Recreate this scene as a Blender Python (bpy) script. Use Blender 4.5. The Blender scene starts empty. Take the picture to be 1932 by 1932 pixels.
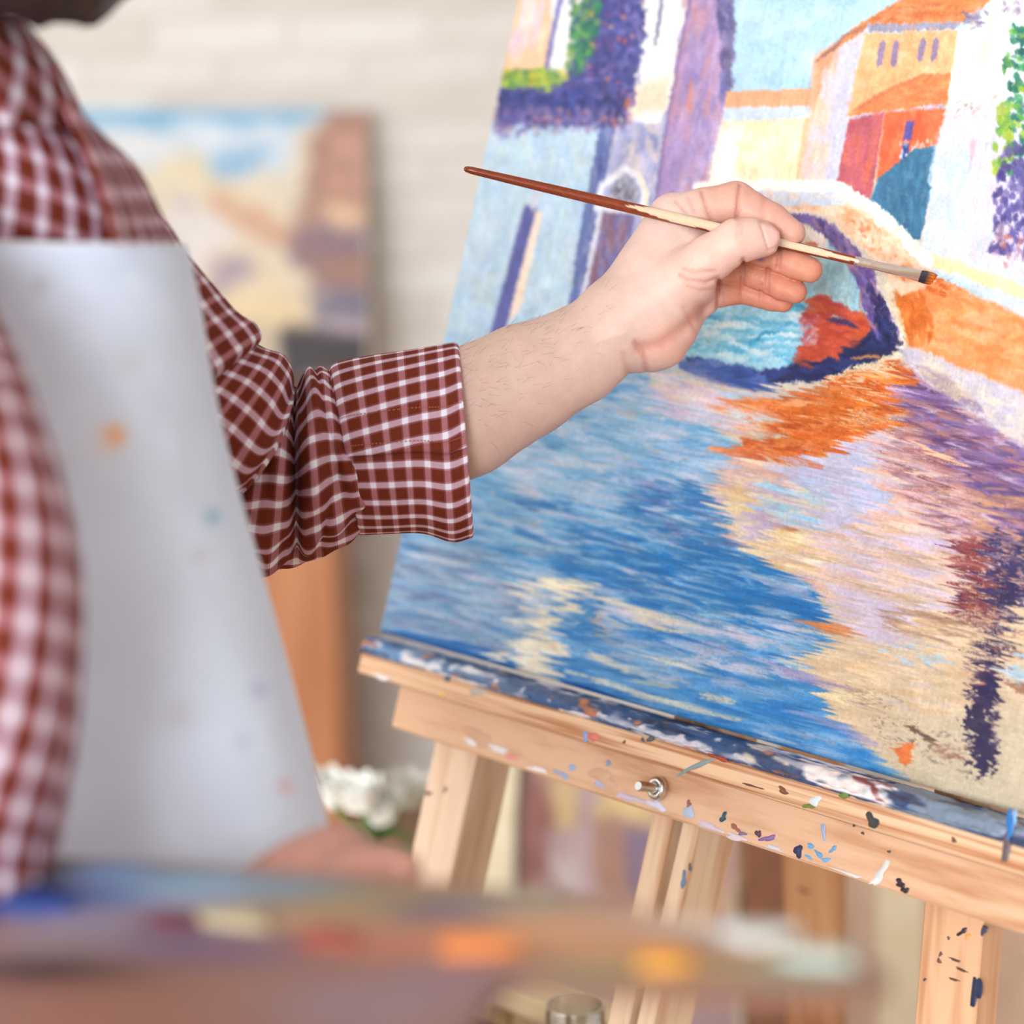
import bpy, math, random
import numpy as np
from math import radians, sin, cos, pi
from mathutils import Matrix, Vector

SC = bpy.context.scene
COL = SC.collection
rng = np.random.default_rng(7)
random.seed(7)

# ------------------------------------------------------------------ camera
F, C0 = 4600.0, 966.0                 # focal length in pixels of the 1932 frame
PITCH, ROLL, EYE = 12.0, 1.5, 1.5
_p, _r = radians(PITCH), radians(ROLL)
_right = np.array([1, 0, 0.]); _fwd = np.array([0, cos(_p), -sin(_p)]); _up = np.array([0, sin(_p), cos(_p)])
RI = cos(_r) * _right - sin(_r) * _up
UP = sin(_r) * _right + cos(_r) * _up
RM = np.array([RI, UP, _fwd]); O = np.array([0, 0, EYE])
D0 = 1.38                              # focus depth (m)

def at(px, py, d):
    """world point seen at pixel (px,py) at depth d along the view axis (arrays allowed)"""
    px, py, d = np.broadcast_arrays(np.asarray(px, float), np.asarray(py, float), np.asarray(d, float))
    q = np.stack([(px - C0) / F, -(py - C0) / F, np.ones_like(px)], -1)
    return O + (q @ RM) * d[..., None]
def proj(P):
    q = (np.asarray(P) - O) @ RM.T
    return np.stack([C0 + F * q[..., 0] / q[..., 2], C0 - F * q[..., 1] / q[..., 2]], -1)
def onplane(px, py, P, n):
    d = at(px, py, 1.0) - O
    return O + d * (np.dot(P - O, n) / np.dot(d, n))

cam_d = bpy.data.cameras.new('camera'); cam = bpy.data.objects.new('camera', cam_d); COL.objects.link(cam)
m = Matrix(((RI[0], UP[0], -_fwd[0], O[0]), (RI[1], UP[1], -_fwd[1], O[1]), (RI[2], UP[2], -_fwd[2], O[2]), (0, 0, 0, 1)))
cam.matrix_world = m
cam_d.sensor_width = 36; cam_d.lens = F / 1932 * 36; cam_d.clip_start = 0.05; cam_d.clip_end = 60
cam_d.dof.use_dof = True; cam_d.dof.focus_distance = D0; cam_d.dof.aperture_fstop = 4.0
SC.camera = cam

# ------------------------------------------------------------------ world, daylight, exposure
w = bpy.data.worlds.new('world'); SC.world = w; w.use_nodes = True
w.node_tree.nodes['Background'].inputs[0].default_value = (0.86, 0.93, 1.0, 1); w.node_tree.nodes['Background'].inputs[1].default_value = 1.0
def area(name, loc, target, sx, sy, power, col):
    l = bpy.data.lights.new(name, 'AREA'); l.shape = 'RECTANGLE'; l.size = sx; l.size_y = sy; l.energy = power; l.color = col
    o = bpy.data.objects.new(name, l); COL.objects.link(o); o.location = loc
    o.rotation_euler = (Vector(target) - Vector(loc)).to_track_quat('-Z', 'Y').to_euler()
    return o
area('window_daylight', (-2.85, -.10, 1.85), (0, .60, 1.45), 3.0, 1.6, 34, (0.98, 0.99, 1.0))
area('window_daylight', (-1.55, -2.45, 1.95), (-0.65, 0, 1.45), 2.6, 1.5, 172, (0.93, 0.968, 1.0))
SC.view_settings.view_transform = 'Standard'; SC.view_settings.look = 'None'
SC.view_settings.gamma = 1.0; SC.view_settings.use_curve_mapping = False
SC.view_settings.exposure = 0.44

# ------------------------------------------------------------------ helpers
def lin(c):
    c = np.asarray(c, float) / 255.0
    return np.where(c <= 0.04045, c / 12.92, ((c + 0.055) / 1.055) ** 2.4)
def L4(c): return tuple(lin(c)) + (1.0,)

def tag(o, label=None, cat=None, group=None, kind=None):
    if label: o['label'] = label
    if cat: o['category'] = cat
    if group: o['group'] = group
    if kind: o['kind'] = kind
    return o
def empty(name, loc, label, cat, group=None):
    o = bpy.data.objects.new(name, None); COL.objects.link(o); o.location = loc; o.empty_display_size = .05
    return tag(o, label, cat, group)

def mesh(name, V, faces, mat, parent=None, smooth=True, uv=None, col=None, extra=None):
    """V (n,3) world coords; faces (m,4)/(m,3) array or list; uv per vertex (n,2); col per vertex (n,3) linear"""
    V = np.asarray(V, np.float32).reshape(-1, 3)
    me = bpy.data.meshes.new(name)
    if isinstance(faces, np.ndarray):
        k = faces.shape[1]; m_ = len(faces)
        me.vertices.add(len(V)); me.loops.add(m_ * k); me.polygons.add(m_)
        me.vertices.foreach_set('co', V.ravel())
        li = faces.astype(np.int32).ravel()
        me.loops.foreach_set('vertex_index', li)
        me.polygons.foreach_set('loop_start', np.arange(0, m_ * k, k, dtype=np.int32))
        me.polygons.foreach_set('loop_total', np.full(m_, k, np.int32))
    else:
        me.from_pydata([tuple(map(float, v)) for v in V], [], [tuple(map(int, f)) for f in faces])
        li = np.zeros(len(me.loops), np.int32); me.loops.foreach_get('vertex_index', li)
    if uv is not None:
        ul = me.uv_layers.new(name='UVMap'); ul.data.foreach_set('uv', np.asarray(uv, np.float32)[li].ravel())
    if col is not None:
        a = me.color_attributes.new('Col', 'FLOAT_COLOR', 'POINT')
        c4 = np.ones((len(V), 4), np.float32); c4[:, :3] = col; a.data.foreach_set('color', c4.ravel())
    if extra is not None:
        for nm, arr in extra.items():
            a = me.attributes.new(nm, 'FLOAT', 'POINT'); a.data.foreach_set('value', np.asarray(arr, np.float32))
    me.update(calc_edges=True); me.validate()
    me.polygons.foreach_set('use_smooth', np.full(len(me.polygons), smooth, bool))
    o = bpy.data.objects.new(name, me); COL.objects.link(o)
    if mat: me.materials.append(mat)
    if parent:
        o.parent = parent
        o.matrix_parent_inverse = Matrix.Translation(-Vector(parent.location))
    return o

def grid_faces(nu, nv):
    i, j = np.meshgrid(np.arange(nu - 1), np.arange(nv - 1), indexing='ij')
    a = i * nv + j
    return np.stack([a, a + 1, a + nv + 1, a + nv], -1).reshape(-1, 4)

class MB:
    """collects verts/faces of several simple solids of one part"""
    def __init__(s): s.v = []; s.f = []
    def add(s, V, Fs):
        b = len(s.v); s.v += [tuple(map(float, x)) for x in V]; s.f += [tuple(int(b + i) for i in f) for f in Fs]; return s
    def box(s, c, ex, ey, ez, bev=0.0):
        """box with centre c and half-extent vectors ex,ey,ez; bevelled edges when bev>0"""
        c, ex, ey, ez = map(lambda q: np.asarray(q, float), (c, ex, ey, ez))
        if bev <= 0:
            V = [c + a * ex + b * ey + d * ez for a in (-1, 1) for b in (-1, 1) for d in (-1, 1)]
            return s.add(V, [(0, 1, 3, 2), (4, 6, 7, 5), (0, 4, 5, 1), (2, 3, 7, 6), (0, 2, 6, 4), (1, 5, 7, 3)])
        L = [np.linalg.norm(q) for q in (ex, ey, ez)]; U = [q / l for q, l in zip((ex, ey, ez), L)]
        V = []; idx = {}
        for a in (-1, 1):
            for b in (-1, 1):
                for d in (-1, 1):
                    for k in range(3):
                        q = [L[0], L[1], L[2]]
                        for t in range(3):
                            if t != k: q[t] -= bev
                        idx[(a, b, d, k)] = len(V); V.append(c + a * q[0] * U[0] + b * q[1] * U[1] + d * q[2] * U[2])
        Fs = []
        def S(*t): return t
        for k in range(3):
            o1, o2 = [t for t in range(3) if t != k]
            for sg in (-1, 1):
                cyc = [(-1, -1), (1, -1), (1, 1), (-1, 1)]
                f = []
                for p, q in cyc:
                    t = [0, 0, 0]; t[k] = sg; t[o1] = p; t[o2] = q; f.append(idx[(t[0], t[1], t[2], k)])
                Fs.append(f)
        for k in range(3):                     # edges along axis k
            o1, o2 = [t for t in range(3) if t != k]
            for p in (-1, 1):
                for q in (-1, 1):
                    t0 = [0, 0, 0]; t0[o1] = p; t0[o2] = q; t1 = list(t0); t0[k] = -1; t1[k] = 1
                    Fs.append([idx[(*t0, o1)], idx[(*t1, o1)], idx[(*t1, o2)], idx[(*t0, o2)]])
        for a in (-1, 1):
            for b in (-1, 1):
                for d in (-1, 1): Fs.append([idx[(a, b, d, 0)], idx[(a, b, d, 1)], idx[(a, b, d, 2)]])
        return s.add(V, Fs)
    def tube(s, pts, rad, n=12, cap=True, flat=None):
        pts = [np.asarray(p, float) for p in pts]; rad = list(rad) if hasattr(rad, '__len__') else [rad] * len(pts)
        V = []; Fs = []; prev = None
        for i, p in enumerate(pts):
            t = pts[min(i + 1, len(pts) - 1)] - pts[max(i - 1, 0)]; t /= np.linalg.norm(t) + 1e-12
            a = prev if prev is not None else (np.array([0, 0, 1.]) if abs(t[2]) < .9 else np.array([1., 0, 0]))
            x = a - t * (a @ t); x /= np.linalg.norm(x); y = np.cross(t, x); prev = x
            for k in range(n):
                th = 2 * pi * k / n; V.append(p + rad[i] * (x * cos(th) + y * sin(th)))
        for i in range(len(pts) - 1):
            for k in range(n):
                k2 = (k + 1) % n; Fs.append((i * n + k, i * n + k2, (i + 1) * n + k2, (i + 1) * n + k))
        if cap: Fs += [tuple(range(n))[::-1], tuple(range((len(pts) - 1) * n, len(pts) * n))]
        return s.add(V, Fs)
    def lathe(s, c, axis, prof, n=24):
        """prof list of (distance along axis, radius)"""
        axis = np.asarray(axis, float); axis /= np.linalg.norm(axis)
        return s.tube([np.asarray(c) + axis * h for h, r in prof], [r for h, r in prof], n) if len({h for h, r in prof}) == len(prof) else s._lathe(c, axis, prof, n)
    def _lathe(s, c, axis, prof, n):
        axis = np.asarray(axis, float)
        a = np.array([0, 0, 1.]) if abs(axis[2]) < .9 else np.array([1., 0, 0]); x = a - axis * (a @ axis); x /= np.linalg.norm(x); y = np.cross(axis, x)
        V = []; Fs = []
        for h, r in prof:
            for k in range(n):
                th = 2 * pi * k / n; V.append(np.asarray(c) + axis * h + r * (x * cos(th) + y * sin(th)))
        for i in range(len(prof) - 1):
            for k in range(n):
                k2 = (k + 1) % n; Fs.append((i * n + k, i * n + k2, (i + 1) * n + k2, (i + 1) * n + k))
        return s.add(V, Fs)
    def build(s, name, mat, parent=None, smooth=False):
        o = mesh(name, s.v, s.f, mat, parent, smooth)
        bm_fix(o); return o
def bm_fix(o):
    import bmesh
    bm = bmesh.new(); bm.from_mesh(o.data); bmesh.ops.recalc_face_normals(bm, faces=bm.faces); bm.to_mesh(o.data); bm.free()
def autosmooth(o, ang=40):
    import bmesh
    bm = bmesh.new(); bm.from_mesh(o.data)
    for f in bm.faces: f.smooth = True
    for e in bm.edges:
        if len(e.link_faces) == 2 and e.calc_face_angle(0) > radians(ang): e.smooth = False
    bm.to_mesh(o.data); bm.free(); return o

def vnoise(shape, cell, seed=0):
    """smooth value noise array in [0,1]; cell = feature size in cells (x,y)"""
    g = np.random.default_rng(seed)
    nx, ny = int(shape[0] / cell[0]) + 3, int(shape[1] / cell[1]) + 3
    G = g.random((nx, ny)).astype(np.float32)
    x = np.arange(shape[0], dtype=np.float32) / cell[0]; y = np.arange(shape[1], dtype=np.float32) / cell[1]
    i = x.astype(int); j = y.astype(int); fx = x - i; fy = y - j
    fx = fx * fx * (3 - 2 * fx); fy = fy * fy * (3 - 2 * fy)
    a = G[i][:, j]; b = G[i + 1][:, j]; c = G[i][:, j + 1]; d = G[i + 1][:, j + 1]
    return (a * (1 - fx)[:, None] + b * fx[:, None]) * (1 - fy)[None] + (c * (1 - fx)[:, None] + d * fx[:, None]) * fy[None]
def inpoly(X, Y, P):
    P = np.asarray(P, float); r = np.zeros(X.shape, bool); j = len(P) - 1
    for i in range(len(P)):
        yi, yj = P[i, 1], P[j, 1]
        if yi != yj:
            c = (yi > Y) != (yj > Y)
            r ^= c & (X < (P[j, 0] - P[i, 0]) * (Y - yi) / (yj - yi) + P[i, 0])
        j = i
    return r
def seg_dist(X, Y, pts):
    """distance to a polyline, and the parameter 0..1 along it"""
    best = np.full(X.shape, 1e9); par = np.zeros(X.shape); n = len(pts) - 1
    for k in range(n):
        ax, ay = pts[k]; bx, by = pts[k + 1]; dx, dy = bx - ax, by - ay; L2 = dx * dx + dy * dy + 1e-9
        h = np.clip(((X - ax) * dx + (Y - ay) * dy) / L2, 0, 1)
        d = np.hypot(X - ax - h * dx, Y - ay - h * dy); q = d < best
        best[q] = d[q]; par[q] = ((k + h) / n)[q]
    return best, par

# ------------------------------------------------------------------ materials
def new_mat(name):
    m = bpy.data.materials.new(name); m.use_nodes = True
    nt = m.node_tree; b = nt.nodes['Principled BSDF']; return m, nt, b
def N(nt, t, **kw):
    n = nt.nodes.new(t)
    for k, v in kw.items():
        if hasattr(n, k): setattr(n, k, v)
    return n
def set_in(n, **kw):
    for k, v in kw.items(): n.inputs[k.replace('_', ' ')].default_value = v
def ramp(nt, stops):
    r = N(nt, 'ShaderNodeValToRGB'); e = r.color_ramp.elements
    e[0].position, e[0].color = stops[0][0], L4(stops[0][1]); e[1].position, e[1].color = stops[-1][0], L4(stops[-1][1])
    for p, c in stops[1:-1]:
        q = e.new(p); q.color = L4(c)
    return r
def m_noise(name, c1, c2, scale=20, rough=.6, bump=.1, bscale=None, detail=4, metal=0, obj=True):
    m, nt, b = new_mat(name)
    tc = N(nt, 'ShaderNodeTexCoord'); n = N(nt, 'ShaderNodeTexNoise'); set_in(n, Scale=scale, Detail=detail)
    nt.links.new(tc.outputs['Object'], n.inputs['Vector'])
    r = ramp(nt, [(.3, c1), (.7, c2)]); nt.links.new(n.outputs['Fac'], r.inputs[0]); nt.links.new(r.outputs[0], b.inputs['Base Color'])
    b.inputs['Roughness'].default_value = rough; b.inputs['Metallic'].default_value = metal
    if bump:
        n2 = N(nt, 'ShaderNodeTexNoise'); set_in(n2, Scale=bscale or scale * 3, Detail=3); nt.links.new(tc.outputs['Object'], n2.inputs['Vector'])
        bp = N(nt, 'ShaderNodeBump'); set_in(bp, Strength=bump, Distance=.002); nt.links.new(n2.outputs['Fac'], bp.inputs['Height']); nt.links.new(bp.outputs[0], b.inputs['Normal'])
    return m
def m_vcol(name, rough=.5, bump=.15, bscale=900, noise_amt=.0, nscale=60, spec=.4):
    m, nt, b = new_mat(name)
    a = N(nt, 'ShaderNodeVertexColor'); a.layer_name = 'Col'
    tc = N(nt, 'ShaderNodeTexCoord')
    out = a.outputs['Color']
    if noise_amt:
        n = N(nt, 'ShaderNodeTexNoise'); set_in(n, Scale=nscale, Detail=5); nt.links.new(tc.outputs['Object'], n.inputs['Vector'])
        mp = N(nt, 'ShaderNodeMapRange'); set_in(mp, From_Min=.25, From_Max=.75, To_Min=1 - noise_amt, To_Max=1 + noise_amt); nt.links.new(n.outputs['Fac'], mp.inputs[0])
        mx = N(nt, 'ShaderNodeVectorMath', operation='SCALE'); nt.links.new(out, mx.inputs[0]); nt.links.new(mp.outputs[0], mx.inputs['Scale']); out = mx.outputs[0]
    nt.links.new(out, b.inputs['Base Color']); b.inputs['Roughness'].default_value = rough; b.inputs['Specular IOR Level'].default_value = spec
    if bump:
        n2 = N(nt, 'ShaderNodeTexNoise'); set_in(n2, Scale=bscale, Detail=3); nt.links.new(tc.outputs['Object'], n2.inputs['Vector'])
        bp = N(nt, 'ShaderNodeBump'); set_in(bp, Strength=bump, Distance=.001); nt.links.new(n2.outputs['Fac'], bp.inputs['Height']); nt.links.new(bp.outputs[0], b.inputs['Normal'])
    return m, nt, b
def m_wood(name, axis, c_light, c_dark, freq=220, rough=.55, stretch=14, contrast=(.35, .65)):
    """grain running along the world vector `axis` (object coords are world aligned)"""
    m, nt, b = new_mat(name)
    ax = np.asarray(axis, float); ax /= np.linalg.norm(ax)
    hlp = np.array([0, 0, 1.]) if abs(ax[2]) < .9 else np.array([1., 0, 0]); x = hlp - ax * (hlp @ ax); x /= np.linalg.norm(x); y = np.cross(ax, x)
    tc = N(nt, 'ShaderNodeTexCoord'); comb = N(nt, 'ShaderNodeCombineXYZ')
    for k, (v, sc) in enumerate(((x, 1.0), (y, 1.0), (ax, 1.0 / stretch))):
        d = N(nt, 'ShaderNodeVectorMath', operation='DOT_PRODUCT'); nt.links.new(tc.outputs['Object'], d.inputs[0]); d.inputs[1].default_value = tuple(v * sc)
        nt.links.new(d.outputs['Value'], comb.inputs[k])
    n1 = N(nt, 'ShaderNodeTexNoise'); set_in(n1, Scale=freq * .12, Detail=3, Distortion=.6); nt.links.new(comb.outputs[0], n1.inputs['Vector'])
    n2 = N(nt, 'ShaderNodeTexNoise'); set_in(n2, Scale=freq, Detail=4); nt.links.new(comb.outputs[0], n2.inputs['Vector'])
    sn = N(nt, 'ShaderNodeMath', operation='MULTIPLY'); nt.links.new(n1.outputs['Fac'], sn.inputs[0]); sn.inputs[1].default_value = 34
    s2 = N(nt, 'ShaderNodeMath', operation='SINE'); nt.links.new(sn.outputs[0], s2.inputs[0])
    s3 = N(nt, 'ShaderNodeMath', operation='MULTIPLY_ADD'); nt.links.new(s2.outputs[0], s3.inputs[0]); s3.inputs[1].default_value = .16
    nt.links.new(n2.outputs['Fac'], s3.inputs[2])
    r = ramp(nt, [(contrast[0], c_dark), (contrast[1], c_light)]); nt.links.new(s3.outputs[0], r.inputs[0]); nt.links.new(r.outputs[0], b.inputs['Base Color'])
    b.inputs['Roughness'].default_value = rough; b.inputs['Specular IOR Level'].default_value = .25
    bp = N(nt, 'ShaderNodeBump'); set_in(bp, Strength=.12, Distance=.001); nt.links.new(n2.outputs['Fac'], bp.inputs['Height']); nt.links.new(bp.outputs[0], b.inputs['Normal'])
    return m
def m_plain(name, c, rough=.5, metal=0, **kw):
    m, nt, b = new_mat(name); b.inputs['Base Color'].default_value = L4(c); b.inputs['Roughness'].default_value = rough; b.inputs['Metallic'].default_value = metal
    for k, v in kw.items(): b.inputs[k.replace('_', ' ')].default_value = v
    return m

def m_plaid():
    m, nt, b = new_mat('plaid_cotton')
    uv = N(nt, 'ShaderNodeUVMap'); uv.uv_map = 'UVMap'; sp = N(nt, 'ShaderNodeSeparateXYZ'); nt.links.new(uv.outputs[0], sp.inputs[0])
    def stripe(sock):
        def M(op, a, b_=None, c=None):
            q = N(nt, 'ShaderNodeMath', operation=op)
            for i, v in enumerate((a, b_, c)):
                if v is None: continue
                if hasattr(v, 'links'): nt.links.new(v, q.inputs[i])
                else: q.inputs[i].default_value = v
            return q.outputs[0]
        f = M('FRACT', sock)                                    # uv already in stripe periods
        d = M('ABSOLUTE', M('SUBTRACT', f, .5))                 # 0 at stripe centre
        mr = N(nt, 'ShaderNodeMapRange'); nt.links.new(d, mr.inputs[0]); set_in(mr, From_Min=.140, From_Max=.165, To_Min=1.0, To_Max=0.0)
        ml = N(nt, 'ShaderNodeMapRange'); nt.links.new(M('ABSOLUTE', M('SUBTRACT', d, .205)), ml.inputs[0]); set_in(ml, From_Min=.010, From_Max=.02, To_Min=.35, To_Max=0.0)
        return M('MAXIMUM', mr.outputs[0], ml.outputs[0]), M
    a, M = stripe(sp.outputs[0]); c, _ = stripe(sp.outputs[1])
    s = M('ADD', M('MULTIPLY', a, .56), M('MULTIPLY', c, .36))
    tc = N(nt, 'ShaderNodeTexCoord'); n = N(nt, 'ShaderNodeTexNoise'); set_in(n, Scale=700, Detail=2); nt.links.new(tc.outputs['Object'], n.inputs['Vector'])
    s = M('ADD', s, M('MULTIPLY', M('SUBTRACT', n.outputs['Fac'], .5), .07))
    r = ramp(nt, [(0, (110, 46, 28)), (.36, (170, 112, 120)), (.56, (196, 164, 184)), (.92, (236, 237, 252))])
    nt.links.new(s, r.inputs[0]); nt.links.new(r.outputs[0], b.inputs['Base Color'])
    b.inputs['Roughness'].default_value = .85; b.inputs['Specular IOR Level'].default_value = .15
    wv = N(nt, 'ShaderNodeTexNoise'); set_in(wv, Scale=1500, Detail=1); nt.links.new(tc.outputs['Object'], wv.inputs['Vector'])
    bp = N(nt, 'ShaderNodeBump'); set_in(bp, Strength=.12, Distance=.0006); nt.links.new(wv.outputs['Fac'], bp.inputs['Height']); nt.links.new(bp.outputs[0], b.inputs['Normal'])
    return m
PLAID = m_plaid()
PERIOD = .0110
WOOD_PALE = (238, 208, 176)

# ------------------------------------------------------------------ the room
FLOOR_M = m_wood('floor_boards', (0, 1, 0), (184, 154, 124), (152, 120, 92), 60)
WALL_M = m_noise('painted_plaster', (226, 220, 212), (234, 229, 222), 3, .8, .1)
MORTAR_M = m_noise('painted_mortar', (220, 216, 210), (226, 222, 216), 6, .85, .2, 90)
def struct(o): o['kind'] = 'structure'; return o
X0, X1, Y0, Y1, H = -3.0, 3.2, -2.6, 4.45, 2.9
floor = struct(MB().box((.1, .9, -.06), (3.3, 0, 0), (0, 3.75, 0), (0, 0, .06)).build('floor', FLOOR_M))
seams = MB()
struct(MB().box((.1, .9, H + .05), (3.3, 0, 0), (0, 3.75, 0), (0, 0, .05)).build('ceiling', WALL_M))
struct(MB().box((X1 + .05, .9, H / 2), (.05, 0, 0), (0, 3.6, 0), (0, 0, H / 2)).build('wall_right', m_noise('warm_grey_plaster', (222, 220, 218), (232, 230, 228), 3, .85, .1)))
def wall_with_window(name, horiz, fixed, a0, a1, wa0, wa1, wz0, wz1):
    b = MB()
    def bx(u0, u1, z0, z1):
        c = ((u0 + u1) / 2, (z0 + z1) / 2); hu, hz = (u1 - u0) / 2, (z1 - z0) / 2
        if horiz: b.box((c[0], fixed, c[1]), (hu, 0, 0), (0, .05, 0), (0, 0, hz))
        else: b.box((fixed, c[0], c[1]), (.05, 0, 0), (0, hu, 0), (0, 0, hz))
    bx(a0, wa0, 0, H); bx(wa1, a1, 0, H); bx(wa0, wa1, 0, wz0); bx(wa0, wa1, wz1, H)
    return struct(b.build(name, WALL_M))
wall_with_window('wall_left', False, X0 - .05, Y0, Y1, -1.7, 1.5, .95, 2.75)
wall_with_window('wall_front', True, Y0 - .05, X0, X1, -2.95, .45, .95, 2.75)
FRAME_M = m_plain('white_gloss_paint', (240, 240, 238), .35)
for nm, horiz, fixed, a0, a1 in (('window_1', False, X0 - .05, -1.7, 1.5), ('window_2', True, Y0 - .05, -2.95, .45)):
    wroot = struct(bpy.data.objects.new(nm, None)); COL.objects.link(wroot)
    n = 4
    for k in range(n + 1):
        u = a0 + (a1 - a0) * k / n; b = MB()
        (b.box((u, fixed, 1.85), (.03, 0, 0), (0, .03, 0), (0, 0, .9)) if horiz else b.box((fixed, u, 1.85), (.03, 0, 0), (0, .03, 0), (0, 0, .9)))
        b.build('mullion', FRAME_M, wroot)
    for z in (.95, 2.0, 2.75):
        b = MB(); c = (a0 + a1) / 2; hu = (a1 - a0) / 2
        (b.box((c, fixed, z), (hu, 0, 0), (0, .028, 0), (0, 0, .028)) if horiz else b.box((fixed, c, z), (.028, 0, 0), (0, hu, 0), (0, 0, .028)))
        b.build('rail', FRAME_M, wroot)

# back wall: painted brick, every brick in the part the view can show is its own object
wall_back = struct(MB().box((.1, Y1 + .06, H / 2), (3.2, 0, 0), (0, .05, 0), (0, 0, H / 2)).build('wall_back', MORTAR_M))
BRICK_MS = [m_noise('painted_brick', c1, c2, 9, .7, .35, 60) for c1, c2 in (((224, 220, 214), (234, 231, 227)), ((216, 211, 204), (227, 223, 217)), ((230, 228, 225), (238, 237, 235)))]
COURSE, BL = .064, .25
b0 = MB().box((0, 0, 0), (BL / 2 - .006, 0, 0), (0, .018, 0), (0, 0, COURSE / 2 - .005), .004)
bmeshes = []
for k, bm_ in enumerate(BRICK_MS):
    t_ = b0.build('brick', bm_); bmeshes.append(t_.data); bpy.data.objects.remove(t_)
rest = MB(); row = 0; z = COURSE / 2; nb = 0
while z < H - .03:
    x = X0 + (BL / 2 if row % 2 else 0)
    while x < X1:
        y = Y1 + .0235 + random.uniform(-.0015, .0015)
        if -1.35 < x < .95 and 0 < z < 2.05:
            o = bpy.data.objects.new('brick', bmeshes[random.choice((0, 0, 1, 2))]); COL.objects.link(o)
            o.parent = wall_back; o.location = (x, y, z); o.rotation_euler = (random.uniform(-.01, .01), random.uniform(-.006, .006), 0); nb += 1
        else:
            rest.box((x, y, z), (BL / 2 - .006, 0, 0), (0, .018, 0), (0, 0, COURSE / 2 - .005))
        x += BL
    z += COURSE; row += 1
ro = rest.build('brick', BRICK_MS[0], wall_back); ro['kind'] = 'stuff'

# ------------------------------------------------------------------ easel frame of reference
AZ, LEAN = radians(49), radians(18.5)
E_far = np.array([-cos(AZ), sin(AZ), 0]); ES = -E_far                    # ES: along the ledge towards the viewer's right
NH = np.array([-sin(AZ), -cos(AZ), 0])
EV = -NH * sin(LEAN) + np.array([0, 0, cos(LEAN)]); EN = NH * cos(LEAN) + np.array([0, 0, sin(LEAN)])
TIP = at(1764, 527, D0)                                                   # where the brush meets the canvas
def loc(s, v, n): return TIP + np.multiply.outer(np.asarray(s, float), ES) + np.multiply.outer(np.asarray(v, float), EV) + np.multiply.outer(np.asarray(n, float), EN)
def sv(px, py, n=0.0):
    P = onplane(px, py, TIP + EN * n, EN) - TIP
    return float(P @ ES), float(P @ EV)

# ------------------------------------------------------------------ the picture being painted: colours laid down as strokes
RX0, RY0, RX1, RY1 = 640, -480, 2120, 1700                                # raster in photo pixels, 1 cell = 1 px
RW, RH = RX1 - RX0, RY1 - RY0
IMG = np.zeros((RW, RH, 3), np.float32); HGT = np.zeros((RW, RH), np.float32)
GX, GY = np.meshgrid(np.arange(RX0, RX1, dtype=np.float32), np.arange(RY0, RY1, dtype=np.float32), indexing='ij')
NZ_edge = vnoise((RW, RH), (7, 7), 1) - .5
NZ_mid = vnoise((RW, RH), (26, 26), 2) - .5
NZ_big = vnoise((RW, RH), (90, 60), 3) - .5
WEAVE = rng.random((RW, RH)).astype(np.float32)
NZ_br = (vnoise((RW, RH), (4, 4), 5) + .25 * WEAVE) * 1.28                         # broken-paint noise
def clipbox(x0, y0, x1, y1):
    return slice(max(0, int(x0 - RX0)), min(RW, int(x1 - RX0) + 1)), slice(max(0, int(y0 - RY0)), min(RH, int(y1 - RY0) + 1))
def lay(sl, a, col, var=.05, h=0.0):
    c = np.asarray(col, np.float32)
    shade = 1 + var * 2 * (NZ_mid[sl] * .8 + (NZ_br[sl] - .8) * .35)
    tgt = c[None, None, :] * shade[..., None]
    IMG[sl] = IMG[sl] * (1 - a[..., None]) + tgt * a[..., None]
    if h: HGT[sl] += a * h
def poly(P, col, soft=3, rag=5, var=.05, alpha=1.0, dry=0.0, h=0.0):
    P = np.asarray(P, float); m_ = 14
    sl = clipbox(P[:, 0].min() - m_, P[:, 1].min() - m_, P[:, 0].max() + m_, P[:, 1].max() + m_)
    rag = rag * .6; X = GX[sl] + NZ_edge[sl] * rag * 2 + NZ_mid[sl] * rag; Y = GY[sl] + NZ_edge[sl[0], sl[1]][::-1, ::-1] * rag * 2
    ins = inpoly(X, Y, P)
    dd, _ = seg_dist(X, Y, list(map(tuple, P)) + [tuple(P[0])])
    a = np.clip(.5 + np.where(ins, dd, -dd) / max(soft, .5) * .5, 0, 1) * alpha
    if dry: a = a * np.clip((NZ_br[sl] - dry) * 4 + .5, 0, 1)
    lay(sl, a.astype(np.float32), col, var, h)
def stroke(pts, wd, col, alpha=.9, rag=2, dry=0.0, taper=.3, var=.06, h=0.0, soft=2.5, w2=None):
    P = np.asarray(pts, float); m_ = max(wd, w2 or 0) + 8
    sl = clipbox(P[:, 0].min() - m_, P[:, 1].min() - m_, P[:, 0].max() + m_, P[:, 1].max() + m_)
    if sl[0].start >= sl[0].stop or sl[1].start >= sl[1].stop: return
    X = GX[sl] + NZ_edge[sl] * rag * 2; Y = GY[sl] + NZ_mid[sl] * rag * 2
    d, t = seg_dist(X, Y, [tuple(p) for p in P])
    ww = (wd + ((w2 if w2 is not None else wd) - wd) * t) * .5
    if taper: ww = ww * np.clip(np.minimum(t, 1 - t) / taper + .35, 0, 1)
    a = np.clip(.5 + (ww - d) / soft * .5, 0, 1) * alpha
    if dry: a = a * np.clip((NZ_br[sl] - dry) * 4 + .5, 0, 1)
    lay(sl, a.astype(np.float32), col, var, h)
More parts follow.
